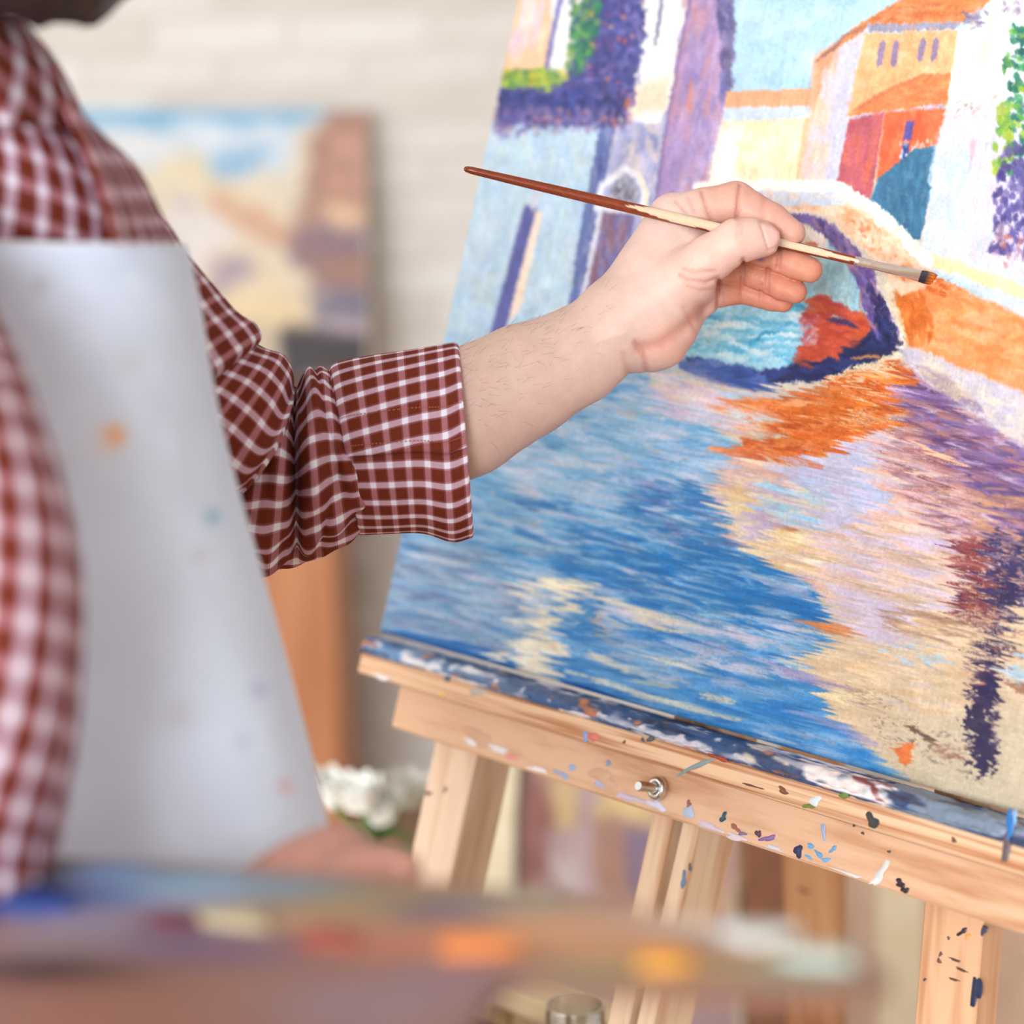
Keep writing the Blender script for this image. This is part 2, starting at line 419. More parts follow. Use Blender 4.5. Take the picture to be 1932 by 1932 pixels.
def dabs(P, n, ln, wd, ang, cols, alpha=.75, seed=0, dry=.0, curve=.15, h=0.0, rag=1.5, soft=2.5):
    """n short brush marks scattered over polygon P; ang in degrees (+ = descending to the right)"""
    g = np.random.default_rng(seed); P = np.asarray(P, float); k = 0; tries = 0
    lo, hi = P.min(0), P.max(0)
    while k < n and tries < n * 20:
        tries += 1; p = lo + g.random(2) * (hi - lo)
        if not inpoly(np.array([p[0]]), np.array([p[1]]), P)[0]: continue
        L = g.uniform(*ln); W = g.uniform(*wd); a = radians(g.uniform(*ang)); c = cols[g.integers(len(cols))]
        d = np.array([cos(a), sin(a)]) * L / 2; nrm = np.array([-d[1], d[0]]) * g.uniform(-curve, curve) * 2
        stroke([p - d, p + nrm, p + d], W, c, alpha * g.uniform(.7, 1.1), rag, dry * g.uniform(.6, 1.2), h=h, soft=soft); k += 1

# --- grounds
IMG[:] = (215, 205, 190)
# sky
poly([(1340, -500), (2120, -500), (2120, 150), (1340, 210)], (184, 220, 243), 4, 3, .03)
dabs([(1380, -470), (1900, -470), (1600, 0), (1530, 160), (1385, 165)], 260, (30, 80), (10, 22), (-30, 10), [(170, 212, 241), (196, 228, 246), (182, 220, 244), (206, 232, 246), (160, 206, 240)], .5, 11)
# left house and wall
poly([(640, -500), (1120, -500), (1060, 0), (1034, 140), (900, 150)], (249, 205, 168), 4, 3)
dabs([(900, -300), (1090, -300), (1055, 0), (1032, 130), (940, 130)], 60, (40, 90), (8, 16), (95, 108), [(252, 214, 182), (246, 190, 150), (228, 208, 232), (250, 222, 200)], .7, 12)
for k in range(3): stroke([(996 + k * 18, -40), (986 + k * 16, 40), (974 + k * 15, 92)], 9, (232, 214, 234), .8)
poly([(1064, -500), (1180, -500), (1112, 0), (1078, 60), (1062, 140), (1036, 140)], (249, 248, 250), 4, 3, .02)
stroke([(1090, -200), (1058, 0), (1040, 80), (1029, 140)], 10, (112, 116, 180), .9, taper=0)
# pale blue wall
poly([(640, 225), (1150, 228), (1140, 300), (1110, 470), (1090, 640), (1000, 780), (640, 800)], (184, 214, 238), 4, 3, .03)
dabs([(880, 240), (1140, 240), (1100, 560), (900, 660), (830, 650)], 420, (22, 60), (10, 22), (60, 120), [(172, 206, 236), (196, 222, 240), (204, 226, 240), (186, 212, 226), (178, 204, 236), (202, 218, 236), (198, 220, 222)], .5, 13)
# lilac wall, door, arch
poly([(1146, 235), (1262, 205), (1240, 380), (1215, 430), (1150, 560), (1085, 600), (1100, 500)], (170, 176, 216), 4, 3, .05)
dabs([(1150, 235), (1255, 210), (1235, 370), (1150, 420)], 110, (20, 50), (8, 16), (70, 115), [(190, 188, 222), (152, 160, 208), (208, 204, 230), (232, 214, 206), (140, 150, 202)], .6, 14)
stroke([(1146, 240), (1128, 330), (1104, 460), (1082, 610)], 28, (88, 104, 166), .9, 3, taper=0)
dabs([(1135, 240), (1156, 240), (1100, 600), (1075, 600)], 40, (20, 40), (6, 12), (95, 108), [(70, 84, 150), (120, 132, 188), (150, 160, 205)], .6, 15)
poly([(1134, 398), (1198, 404), (1182, 490), (1150, 540), (1098, 580), (1108, 500)], (126, 116, 168), 3, 3, .08)
dabs([(1136, 405), (1192, 408), (1170, 500), (1108, 560)], 60, (18, 45), (5, 10), (90, 108), [(140, 92, 104), (112, 108, 168), (156, 146, 190), (150, 104, 110)], .6, 16)
stroke([(1133, 398), (1118, 470), (1094, 590)], 9, (232, 236, 246), .9, taper=0)
poly([(1146, 385), (1152, 350), (1176, 328), (1196, 338), (1206, 365), (1200, 392)], (160, 162, 186), 2, 3, .1)
dabs([(1150, 385), (1160, 345), (1185, 335), (1202, 365), (1198, 388)], 50, (6, 16), (3, 6), (60, 130), [(96, 92, 110), (196, 198, 214), (120, 110, 124)], .8, 17)
stroke([(1126, 392), (1136, 352), (1178, 316), (1206, 332), (1218, 366), (1212, 400)], 13, (240, 240, 248), .95, taper=0)
stroke([(1206, 330), (1221, 366), (1214, 410)], 9, (252, 236, 206), .8, taper=0)
stroke([(1128, 392), (1200, 400)], 8, (238, 240, 246), .9, taper=0)
# window slit of the left wall
poly([(990, 386), (1014, 392), (956, 620), (922, 640)], (92, 96, 164), 3, 3, .08)
poly([(1012, 396), (1024, 402), (982, 580), (958, 612), (970, 560)], (250, 226, 208), 3, 2, .02)
stroke([(1012, 362), (1004, 398)], 12, (212, 206, 226), .8)
# white tower
poly([(1216, -500), (1420, -500), (1302, 0), (1266, 190), (1240, 235), (1186, 225), (1200, 130), (1218, 50)], (250, 250, 252), 4, 4, .015)
poly([(1192, 165), (1268, 140), (1258, 205), (1188, 222)], (252, 220, 188), 10, 6, .03, .8)
stroke([(1262, -120), (1250, 0), (1236, 88)], 8, (86, 100, 142), .85, 3, .4)
# purple tower
poly([(1302, -500), (1500, -500), (1368, 0), (1380, 60), (1376, 180), (1360, 260), (1345, 340), (1332, 420), (1232, 400), (1256, 240), (1276, 130), (1300, 0)], (168, 142, 194), 4, 4, .06)
dabs([(1305, -100), (1372, -100), (1374, 170), (1345, 330), (1330, 390), (1242, 380), (1280, 130)], 240, (25, 70), (7, 15), (92, 112), [(184, 152, 194), (150, 136, 196), (196, 160, 190), (172, 146, 200), (194, 176, 212), (206, 150, 160)], .55, 18)
dabs([(1350, -60), (1378, 0), (1384, 60), (1378, 190), (1362, 190), (1362, 80)], 90, (12, 30), (7, 14), (60, 120), [(104, 110, 172), (122, 116, 178), (88, 86, 134), (146, 134, 180)], .75, 19)
stroke([(1376, 20), (1386, 55), (1374, 110), (1381, 200)], 8, (112, 104, 132), .7, 5, .5)
stroke([(1302, 0), (1276, 130), (1254, 260), (1236, 390)], 6, (110, 92, 152), .6, 2, .2, 0)
stroke([(1304, 150), (1300, 215)], 8, (228, 140, 110), .7)
# ivy and hedge on the left
dk = [(68, 74, 142), (52, 60, 124), (96, 88, 162), (82, 92, 168), (112, 74, 128), (58, 70, 140), (128, 120, 190)]
poly([(1125, -500), (1216, -500), (1216, 60), (1204, 130), (1194, 190), (1150, 236), (936, 240), (936, 160), (1072, 145), (1100, 60)], (82, 84, 150), 5, 14, .12)
dabs([(1120, -100), (1216, -100), (1214, 60), (1200, 150), (1180, 215), (1120, 232), (940, 232), (945, 170), (1080, 150)], 700, (8, 22), (6, 13), (0, 180), dk, .75, 20)
dabs([(1068, -80), (1132, -80), (1130, 60), (1118, 110), (1085, 150), (1066, 120), (1078, 55)], 230, (7, 18), (6, 13), (0, 180), [(38, 128, 98), (64, 150, 96), (44, 110, 96), (118, 172, 84), (60, 100, 120)], .85, 21)
dabs([(948, 132), (1068, 135), (1066, 165), (1010, 178), (948, 160)], 130, (9, 22), (8, 15), (-30, 30), [(150, 190, 84), (116, 156, 76), (186, 200, 70), (96, 146, 90), (205, 196, 60)], .85, 22)
dabs([(940, 170), (1080, 160), (1180, 200), (1120, 215), (940, 215)], 200, (8, 20), (7, 13), (0, 180), [(54, 70, 146), (70, 84, 160), (46, 54, 116), (84, 82, 150)], .8, 23)
dabs([(930, 205), (1150, 205), (1200, 170), (1190, 240), (930, 260)], 150, (6, 15), (5, 10), (0, 180), [(132, 112, 172), (186, 126, 126), (150, 130, 190), (196, 160, 180), (100, 92, 158), (140, 120, 180), (120, 110, 170)], .6, 24)
dabs([(1085, -20), (1150, -20), (1200, 60), (1190, 170), (1100, 130)], 15, (4, 9), (4, 8), (0, 180), [(232, 140, 90), (210, 96, 84), (240, 176, 80)], .85, 25)
dabs([(1140, 170), (1195, 175), (1180, 235), (1145, 235)], 20, (8, 16), (6, 10), (70, 110), [(206, 114, 82), (150, 110, 150), (70, 58, 120), (60, 56, 110)], .85, 26)
# far houses
poly([(1372, 172), (1532, 167), (1530, 202), (1368, 205)], (232, 172, 132), 2, 2, .05)
poly([(1366, 203), (1530, 200), (1528, 226), (1362, 230)], (206, 220, 238), 3, 3, .03)
poly([(1362, 230), (1528, 222), (1518, 350), (1330, 380), (1344, 310)], (252, 234, 190), 3, 3, .03)
poly([(1360, 245), (1400, 240), (1392, 350), (1336, 370), (1346, 300)], (254, 252, 244), 12, 5, .01)
dabs([(1400, 235), (1515, 232), (1505, 330), (1390, 340)], 70, (15, 35), (10, 20), (0, 180), [(253, 238, 200), (252, 228, 176), (254, 244, 220)], .5, 27)
stroke([(1524, 228), (1516, 290), (1506, 345)], 14, (244, 186, 146), .85, 2, .1, 0)
poly([(1538, 108), (1592, 68), (1634, 58), (1622, 130), (1592, 352), (1506, 350), (1530, 205)], (246, 208, 184), 3, 3, .04)
poly([(1538, 110), (1590, 78), (1560, 140), (1540, 205), (1528, 200)], (238, 164, 122), 10, 4, .05)
poly([(1584, 80), (1632, 60), (1594, 352), (1540, 350)], (208, 208, 234), 14, 4, .03)
dabs([(1545, 160), (1575, 110), (1560, 330), (1520, 340)], 40, (25, 60), (8, 14), (92, 104), [(250, 214, 190), (244, 190, 160), (216, 210, 232)], .6, 28)
stroke([(1630, 70), (1612, 200), (1594, 345)], 6, (240, 236, 246), .8, 1, 0, 0)
poly([(1534, 118), (1622, 44), (1700, 0), (1790, -60), (1990, -60), (1870, 2), (1810, 46), (1640, 50), (1600, 78)], (222, 134, 78), 2, 3, .08)
dabs([(1640, 40), (1700, 5), (1860, 5), (1808, 42)], 70, (18, 40), (4, 8), (-30, 5), [(206, 112, 58), (232, 150, 96), (198, 108, 70), (238, 160, 110)], .7, 29)
stroke([(1538, 118), (1590, 72), (1636, 48)], 7, (150, 108, 104), .8)
poly([(1636, 46), (1812, 41), (1806, 54), (1640, 62)], (166, 162, 186), 2, 3, .12)
poly([(1632, 64), (1808, 56), (1794, 190), (1784, 202), (1598, 222)], (247, 186, 134), 3, 2, .05)
dabs([(1636, 70), (1800, 62), (1785, 190), (1610, 205)], 120, (18, 45), (8, 16), (0, 180), [(248, 192, 142), (244, 176, 120), (250, 204, 164), (242, 168, 116)], .5, 30)
for x, y0, y1 in ((1662, 78, 126), (1688, 76, 124), (1738, 73, 115), (1764, 72, 112)): stroke([(x + 4, y0), (x, (y0 + y1) / 2), (x - 4, y1)], 12, (132, 120, 168), .85, 1.5, .15, .12)
poly([(1600, 218), (1660, 178), (1742, 140), (1796, 138), (1788, 198), (1640, 212)], (232, 134, 82), 3, 4, .08)
dabs([(1660, 195), (1745, 145), (1790, 145), (1784, 195)], 60, (10, 26), (4, 8), (-40, 20), [(214, 110, 60), (240, 150, 100), (222, 122, 70)], .7, 31)
stroke([(1610, 208), (1660, 178), (1742, 142)], 8, (204, 112, 78), .8, 2, .2)
poly([(1600, 220), (1784, 196), (1782, 208), (1600, 230)], (196, 190, 222), 2, 4, .1)
poly([(1602, 226), (1668, 212), (1656, 300), (1642, 382), (1578, 346)], (188, 92, 104), 2, 3, .08)
dabs([(1605, 235), (1660, 220), (1642, 365), (1590, 345)], 50, (20, 50), (7, 13), (90, 104), [(176, 80, 96), (204, 108, 100), (196, 96, 128), (214, 110, 84)], .6, 32)
poly([(1668, 212), (1782, 204), (1770, 276), (1726, 284), (1692, 314), (1654, 342)], (232, 108, 66), 3, 4, .07)
dabs([(1672, 218), (1778, 210), (1765, 270), (1700, 290), (1660, 320)], 60, (14, 34), (7, 14), (80, 110), [(226, 92, 54), (240, 130, 88), (218, 96, 70)], .6, 33)
poly([(1710, 228), (1725, 228), (1720, 262), (1704, 264)], (92, 84, 160), 2, 2, .1)
poly([(1704, 270), (1716, 268), (1712, 300), (1698, 304)], (50, 82, 162), 2, 2, .1)
dabs([(1700, 258), (1765, 268), (1760, 282), (1700, 300)], 22, (5, 12), (2, 5), (60, 120), [(220, 220, 232), (240, 232, 228)], .8, 34)
poly([(1766, 274), (1722, 284), (1690, 310), (1656, 338), (1642, 380), (1722, 452), (1736, 452), (1756, 370)], (60, 116, 152), 2, 3, .09)
dabs([(1760, 285), (1700, 305), (1655, 370), (1725, 440), (1745, 400)], 130, (10, 28), (4, 9), (80, 110), [(52, 104, 142), (74, 132, 166), (92, 142, 172), (48, 98, 140)], .5, 35)
# white house and pale wall on the right
poly([(1810, 58), (1880, 0), (1990, -60), (2120, -60), (2120, 190), (1900, 200), (1798, 222), (1786, 198)], (252, 251, 249), 3, 4, .012)
stroke([(1880, -20), (1866, 60), (1850, 130)], 18, (250, 228, 198), .8, 2)
dabs([(1815, 25), (1868, 5), (1850, 52), (1812, 55)], 26, (8, 20), (4, 8), (-60, 60), [(150, 142, 168), (120, 112, 150), (196, 180, 186)], .75, 36)
dabs([(1885, 0), (1935, 0), (1925, 30), (1890, 20)], 16, (8, 20), (4, 8), (60, 140), [(130, 110, 150), (160, 140, 170)], .6, 37)
poly([(1790, 208), (1870, 196), (2120, 180), (2120, 620), (1860, 560), (1738, 462), (1758, 370), (1768, 276)], (216, 212, 234), 4, 4, .03)
poly([(1790, 210), (1870, 198), (1890, 280), (1830, 300), (1770, 280)], (243, 216, 222), 14, 8, .03, .9)
dabs([(1765, 280), (1835, 275), (1830, 470), (1750, 460)], 120, (20, 55), (9, 18), (88, 106), [(206, 228, 246), (196, 222, 244), (218, 228, 246), (208, 212, 238)], .6, 38)
dabs([(1830, 220), (1890, 210), (1880, 480), (1830, 480)], 90, (18, 45), (9, 18), (80, 110), [(224, 208, 230), (214, 206, 234), (236, 216, 230), (206, 216, 240)], .6, 39)
stroke([(1836, 260), (1832, 300)], 9, (232, 176, 190), .7)
dabs([(1800, 190), (1880, 180), (1880, 205), (1800, 225)], 18, (6, 16), (2, 4), (-70, 0), [(120, 108, 112), (150, 150, 120)], .6, 40)
gr = [(38, 118, 92), (52, 142, 88), (92, 162, 74), (30, 98, 90), (150, 182, 66), (60, 130, 110)]
dabs([(1905, 50), (2100, 20), (2100, 330), (1890, 330), (1884, 250), (1900, 190), (1888, 120)], 420, (9, 20), (7, 13), (-20, 110), gr, .9, 41)
dabs([(1880, 190), (1915, 195), (1905, 335), (1876, 330)], 34, (10, 20), (9, 15), (60, 120), [(146, 184, 70), (170, 190, 64), (110, 166, 70)], .9, 42)
dabs([(1895, 275), (2100, 275), (2100, 480), (1870, 480), (1878, 380)], 300, (12, 28), (8, 15), (60, 130), [(86, 76, 144), (70, 62, 128), (110, 98, 164), (96, 88, 156)], .9, 43)
dabs([(1868, 420), (1932, 430), (2100, 470), (2100, 560), (1860, 500)], 120, (8, 20), (5, 10), (40, 140), [(206, 176, 196), (170, 130, 160), (232, 214, 226), (186, 110, 90)], .8, 44, .5)

# --- water
WAT = [(640, 640), (830, 655), (1230, 690), (1300, 736), (1390, 850), (1352, 930), (1420, 1040), (1585, 1110), (1545, 1180), (1570, 1210), (1525, 1250), (1560, 1345), (1720, 1475), (1500, 1560), (640, 1350)]
poly(WAT, (108, 168, 214), 4, 6, .06)
poly([(640, 640), (1260, 680), (1300, 800), (1000, 900), (640, 930)], (152, 198, 232), 60, 20, .05)
poly([(640, 1010), (900, 1010), (1040, 1180), (1060, 1320), (640, 1230)], (124, 164, 198), 50, 20, .07)
poly([(1050, 930), (1360, 950), (1420, 1050), (1580, 1110), (1540, 1250), (1300, 1200), (1000, 1060)], (62, 142, 202), 40, 12, .08)
poly([(1060, 1290), (1300, 1240), (1540, 1290), (1720, 1480), (1480, 1470), (1080, 1360)], (52, 132, 200), 30, 10, .06)
wb = [(40, 122, 192), (88, 158, 214), (150, 198, 230), (186, 206, 232), (112, 142, 196), (62, 140, 204), (128, 178, 220), (36, 108, 180)]
dabs([(700, 690), (1230, 700), (1390, 850), (1350, 930), (1100, 960), (760, 1000)], 620, (24, 70), (6, 15), (2, 18), [(120, 178, 222), (166, 206, 234), (196, 214, 236), (86, 156, 212), (206, 210, 232), (142, 190, 228), (70, 144, 206)], .65, 51)
dabs([(760, 960), (1360, 930), (1420, 1040), (1580, 1110), (1540, 1200), (1300, 1230), (1000, 1200), (720, 1150)], 780, (28, 90), (6, 16), (6, 22), wb, .62, 52)
dabs([(700, 1040), (900, 1030), (1040, 1180), (1030, 1260), (740, 1190)], 240, (24, 70), (7, 15), (4, 24), [(136, 172, 204), (112, 152, 192), (170, 190, 218), (120, 130, 172), (96, 140, 186), (180, 198, 222)], .6, 53)
dabs([(1040, 1180), (1300, 1200), (1540, 1250), (1560, 1340), (1690, 1450), (1480, 1480), (1080, 1340)], 520, (40, 120), (7, 18), (10, 24), [(40, 124, 196), (78, 152, 214), (120, 176, 222), (56, 136, 204), (168, 186, 216), (98, 160, 214), (32, 112, 188)], .6, 54)
dabs([(1100, 1000), (1400, 1030), (1560, 1110), (1520, 1190), (1250, 1160), (1050, 1080)], 130, (50, 120), (7, 14), (10, 24), [(22, 108, 184), (28, 120, 196), (44, 124, 190)], .8, 55)
dabs([(1180, 930), (1300, 900), (1380, 950), (1420, 1040), (1300, 1050)], 70, (30, 80), (7, 14), (8, 24), [(24, 112, 186), (50, 130, 198), (88, 108, 170)], .75, 56)
dabs([(900, 760), (1330, 760), (1340, 980), (900, 1010)], 46, (10, 34), (5, 11), (-10, 30), [(238, 208, 206), (226, 190, 210), (236, 222, 210), (210, 190, 222), (216, 190, 160)], .55, 57)
dabs([(1050, 1100), (1500, 1080), (1540, 1280), (1200, 1290)], 34, (40, 90), (8, 16), (8, 24), [(196, 196, 220), (206, 200, 214), (176, 170, 206), (232, 222, 204)], .6, 58)
for p in ([(700, 1195), (900, 1230), (1100, 1310), (1300, 1390), (1500, 1450), (1700, 1500)],): stroke(p, 26, (24, 100, 178), .85, 4, .1, 0)
dabs([(1100, 1300), (1300, 1370), (1500, 1440), (1690, 1480), (1600, 1490), (1300, 1420), (1080, 1330)], 120, (40, 100), (6, 12), (14, 24), [(14, 92, 172), (30, 116, 192), (60, 140, 206)], .7, 59)
dabs([(720, 700), (1230, 710), (1380, 860), (1400, 1030), (1540, 1120), (1500, 1250), (1100, 1290), (740, 1160)], 260, (50, 150), (4, 9), (8, 18), [(206, 214, 234), (176, 200, 230), (150, 190, 226), (196, 196, 222), (120, 170, 214), (226, 222, 226)], .5, 66, .3)
# pale reflections in the lower left
crm = [(246, 234, 206), (240, 224, 192), (250, 242, 224)]
dabs([(1030, 1092), (1110, 1098), (1106, 1120), (1040, 1112)], 14, (20, 46), (9, 15), (0, 14), crm, .95, 60)
dabs([(1050, 1110), (1082, 1112), (1060, 1200), (1040, 1260), (1005, 1260), (1010, 1160)], 46, (14, 32), (8, 15), (-20, 40), crm + [(206, 214, 226)], .9, 61)
dabs([(960, 1220), (1045, 1205), (1045, 1275), (1000, 1280), (940, 1245)], 40, (14, 32), (8, 14), (-20, 40), crm, .92, 62)
dabs([(970, 1110), (1040, 1100), (1030, 1190), (980, 1180)], 26, (14, 34), (7, 13), (0, 20), [(232, 220, 206), (190, 206, 226), (240, 228, 208)], .8, 63)
for p, wd in (([(1142, 1132), (1220, 1158), (1300, 1180)], 17), ([(1190, 1160), (1260, 1190), (1310, 1196)], 9), ([(1120, 1235), (1175, 1262)], 18), ([(1230, 1240), (1330, 1268)], 9), ([(1330, 1310), (1400, 1330)], 14), ([(1090, 1270), (1240, 1320), (1400, 1360)], 12)): stroke(p, wd, (236, 222, 196), .8, 3, .35)
dabs([(1085, 1130), (1125, 1130), (1115, 1200), (1080, 1200)], 20, (20, 44), (8, 14), (70, 120), [(28, 110, 186), (60, 140, 204)], .7, 64)
stroke([(1132, 1160), (1120, 1205)], 7, (216, 160, 90), .7)
dabs([(1290, 1150), (1560, 1150), (1540, 1260), (1300, 1290)], 14, (44, 90), (14, 24), (8, 18), [(206, 206, 222), (190, 196, 220), (170, 176, 208)], .7, 65, .45)

# --- right: pink and ochre reflections, bare canvas
poly([(1390, 850), (1640, 800), (1770, 830), (2120, 900), (2120, 1180), (1560, 1130), (1420, 1040), (1350, 930)], (222, 186, 180), 5, 8, .06)
poly([(1540, 1090), (2120, 1100), (2120, 1700), (1720, 1480), (1560, 1345), (1525, 1250), (1570, 1210)], (218, 192, 160), 5, 8, .05)
poly([(1640, 1360), (2120, 1300), (2120, 1700), (1720, 1490)], (206, 190, 164), 40, 10, .05)
dabs([(1400, 870), (1640, 820), (1780, 860), (1880, 1010), (1800, 1120), (1560, 1110), (1410, 1030), (1360, 930)], 620, (30, 95), (6, 15), (2, 26), [(206, 198, 226), (224, 176, 160), (236, 204, 186), (214, 190, 208), (230, 190, 176), (204, 190, 220), (226, 166, 140), (240, 218, 184)], .62, 71)
dabs([(1350, 930), (1440, 920), (1520, 1000), (1560, 1060), (1560, 1110), (1420, 1040)], 150, (22, 60), (8, 16), (0, 40), [(242, 222, 178), (236, 208, 160), (244, 230, 200), (196, 178, 206), (226, 190, 140)], .75, 72)
dabs([(1500, 850), (1640, 815), (1645, 960), (1560, 1000), (1480, 940)], 150, (30, 80), (9, 18), (-10, 24), [(204, 202, 232), (196, 190, 222), (214, 208, 232), (176, 192, 226)], .7, 73)
dabs([(1440, 920), (1480, 910), (1450, 1010), (1420, 990)], 22, (30, 60), (9, 16), (60, 110), [(176, 160, 200), (190, 176, 210)], .7, 74)
dabs([(1460, 900), (1540, 930), (1520, 1000), (1440, 960)], 24, (30, 66), (6, 11), (10, 26), [(150, 206, 236), (176, 214, 236), (236, 220, 186)], .75, 75)
dabs([(1560, 1000), (1800, 1000), (1800, 1180), (1580, 1190)], 190, (36, 90), (6, 14), (6, 22), [(206, 196, 222), (212, 190, 210), (224, 186, 160), (230, 200, 170), (200, 190, 224), (188, 160, 130)], .6, 76)
dabs([(1540, 1180), (1820, 1150), (1830, 1350), (1600, 1330)], 240, (24, 80), (5, 12), (0, 22), [(216, 184, 146), (224, 200, 168), (206, 176, 140), (230, 208, 176), (200, 186, 190)], .55, 77, .3)
dabs([(1580, 1120), (1720, 1140), (1700, 1210), (1590, 1190)], 30, (40, 90), (12, 22), (6, 20), [(212, 196, 210), (206, 194, 218)], .7, 78)
dabs([(1690, 1150), (1810, 1170), (1790, 1215), (1680, 1190)], 22, (40, 80), (5, 10), (14, 26), [(170, 130, 104), (146, 112, 92), (196, 160, 130)], .7, 79, .4)
dabs([(1530, 1165), (1590, 1180), (1580, 1200), (1530, 1185)], 8, (30, 56), (8, 12), (6, 16), [(214, 136, 84)], .8, 80)
# purple-brown diagonal
poly([(1706, 690), (1766, 722), (1860, 800), (2120, 950), (2120, 1120), (1900, 1010), (1800, 900), (1690, 775)], (122, 92, 140), 12, 14, .12, .9)
dabs([(1700, 690), (1766, 725), (1940, 840), (2080, 940), (2080, 1090), (1880, 1000), (1780, 890), (1690, 790)], 620, (16, 50), (5, 11), (4, 34), [(92, 66, 118), (136, 106, 160), (164, 134, 182), (134, 78, 86), (178, 120, 110), (112, 96, 160), (78, 58, 108), (206, 184, 210)], .75, 81, .35)
dabs([(1690, 770), (1790, 870), (1880, 1000), (1860, 1060), (1720, 960), (1660, 840)], 260, (20, 56), (4, 10), (6, 28), [(160, 96, 92), (206, 150, 140), (226, 186, 176), (134, 96, 120), (200, 170, 200), (112, 66, 80)], .6, 82, .5)
stroke([(1735, 838), (1775, 858), (1815, 880)], 13, (244, 200, 160), .9, 2, .1)
dabs([(1850, 900), (2080, 980), (2080, 1160), (1900, 1120), (1820, 990)], 240, (20, 60), (6, 13), (4, 26), [(116, 78, 98), (186, 136, 120), (214, 164, 130), (86, 70, 122), (150, 96, 96), (206, 150, 110)], .7, 83, .4)
# dark uprights in the lower right
dabs([(1800, 1030), (1870, 1020), (1880, 1180), (1790, 1170)], 130, (14, 34), (7, 14), (60, 120), [(112, 46, 58), (134, 62, 66), (92, 44, 70), (160, 86, 76)], .8, 84, .55)
dabs([(1850, 1010), (2080, 1010), (2080, 1130), (1870, 1150)], 170, (14, 34), (8, 16), (50, 130), [(44, 46, 96), (36, 40, 88), (60, 56, 110), (58, 44, 84)], .9, 85, .35)
stroke([(1898, 1120), (1888, 1200), (1866, 1260)], 40, (48, 40, 80), .95, 16, .55, 0)
stroke([(1880, 1220), (1856, 1290), (1846, 1350), (1856, 1410), (1850, 1462)], 42, (48, 40, 76), .97, 18, .0, .1)
stroke([(1876, 1225), (1850, 1320)], 30, (44, 38, 80), .95, 16)
dabs([(1820, 1300), (1890, 1300), (1880, 1440), (1825, 1420)], 46, (8, 18), (5, 10), (60, 120), [(50, 42, 78), (70, 56, 90)], .85, 86, .5)
dabs([(1810, 1150), (1932, 1150), (1932, 1300), (1820, 1290)], 90, (6, 16), (4, 8), (0, 180), [(232, 196, 160), (150, 84, 78), (76, 54, 84), (214, 150, 120), (236, 220, 196)], .8, 87, .5)
dabs([(1690, 1210), (1800, 1225), (1790, 1265), (1680, 1250)], 22, (8, 22), (4, 8), (0, 20), [(140, 188, 224), (170, 206, 232)], .85, 88, .3)
dabs([(1895, 1240), (1940, 1240), (1940, 1300), (1900, 1290)], 12, (12, 30), (6, 12), (0, 16), [(150, 196, 226), (190, 214, 230)], .8, 89)
stroke([(1718, 1370), (1740, 1388), (1762, 1402)], 11, (92, 72, 62), .9, 3)
poly([(1686, 1416), (1706, 1402), (1726, 1400), (1722, 1430), (1712, 1446), (1696, 1436)], (230, 124, 66), 2, 4, .06, 1, 0, .4)
dabs([(1600, 1290), (1700, 1310), (1690, 1345), (1600, 1330)], 36, (3, 9), (2, 4), (60, 120), [(120, 108, 86), (140, 126, 100)], .7, 90)
dabs([(1640, 1340), (1860, 1400), (1850, 1480), (1660, 1400)], 70, (2, 7), (2, 4), (0, 180), [(96, 84, 76), (130, 90, 76), (80, 70, 90)], .7, 91)
dabs([(1760, 1400), (1830, 1410), (1826, 1440), (1760, 1420)], 14, (10, 24), (4, 7), (0, 30), [(130, 84, 70), (150, 100, 84)], .7, 92, .5)
stroke([(1545, 1300), (1580, 1310), (1608, 1330)], 20, (240, 222, 180), .9, 3)
stroke([(1455, 1255), (1530, 1285), (1590, 1300)], 18, (150, 134, 182), .6, 3, .3)
stroke([(1500, 1340), (1600, 1380), (1660, 1410)], 14, (150, 150, 200), .6, 3, .3)
stroke([(1910, 1290), (1960, 1310)], 24, (150, 100, 80), .8, 4, .3)

# --- under the arch, reflections of the bridge
poly([(1290, 560), (1480, 540), (1545, 430), (1600, 450), (1650, 560), (1690, 650), (1560, 700), (1420, 710), (1290, 690)], (160, 214, 236), 4, 5, .05)
dabs([(1320, 590), (1500, 575), (1540, 620), (1510, 680), (1320, 670)], 160, (24, 70), (5, 11), (-6, 10), [(120, 196, 226), (206, 234, 244), (232, 244, 250), (88, 180, 218), (176, 222, 240), (60, 160, 206)], .75, 101)
dabs([(1520, 500), (1590, 470), (1640, 570), (1640, 610), (1560, 590)], 120, (14, 36), (8, 16), (60, 120), [(160, 198, 210), (140, 184, 200), (184, 212, 220), (170, 204, 214), (150, 178, 190)], .6, 102)
stroke([(1425, 645), (1440, 628), (1470, 626)], 7, (40, 140, 190), .8, 2)
poly([(1516, 430), (1560, 440), (1560, 470), (1530, 465)], (250, 236, 232), 4, 3, .02)
stroke([(1522, 456), (1544, 460)], 9, (214, 106, 56), .9, 3)
nv = [(34, 42, 94), (26, 34, 82), (46, 60, 120), (40, 44, 84)]
poly([(1596, 640), (1640, 604), (1694, 640), (1700, 660), (1630, 690), (1545, 716), (1440, 728), (1380, 734), (1330, 716), (1290, 690), (1296, 672), (1420, 698), (1500, 692), (1548, 672)], (44, 58, 120), 4, 7, .12)
dabs([(1290, 676), (1420, 700), (1440, 726), (1370, 732), (1300, 700)], 60, (24, 60), (8, 15), (-4, 24), [(60, 92, 168), (76, 100, 176), (44, 74, 150), (96, 120, 186)], .8, 103)
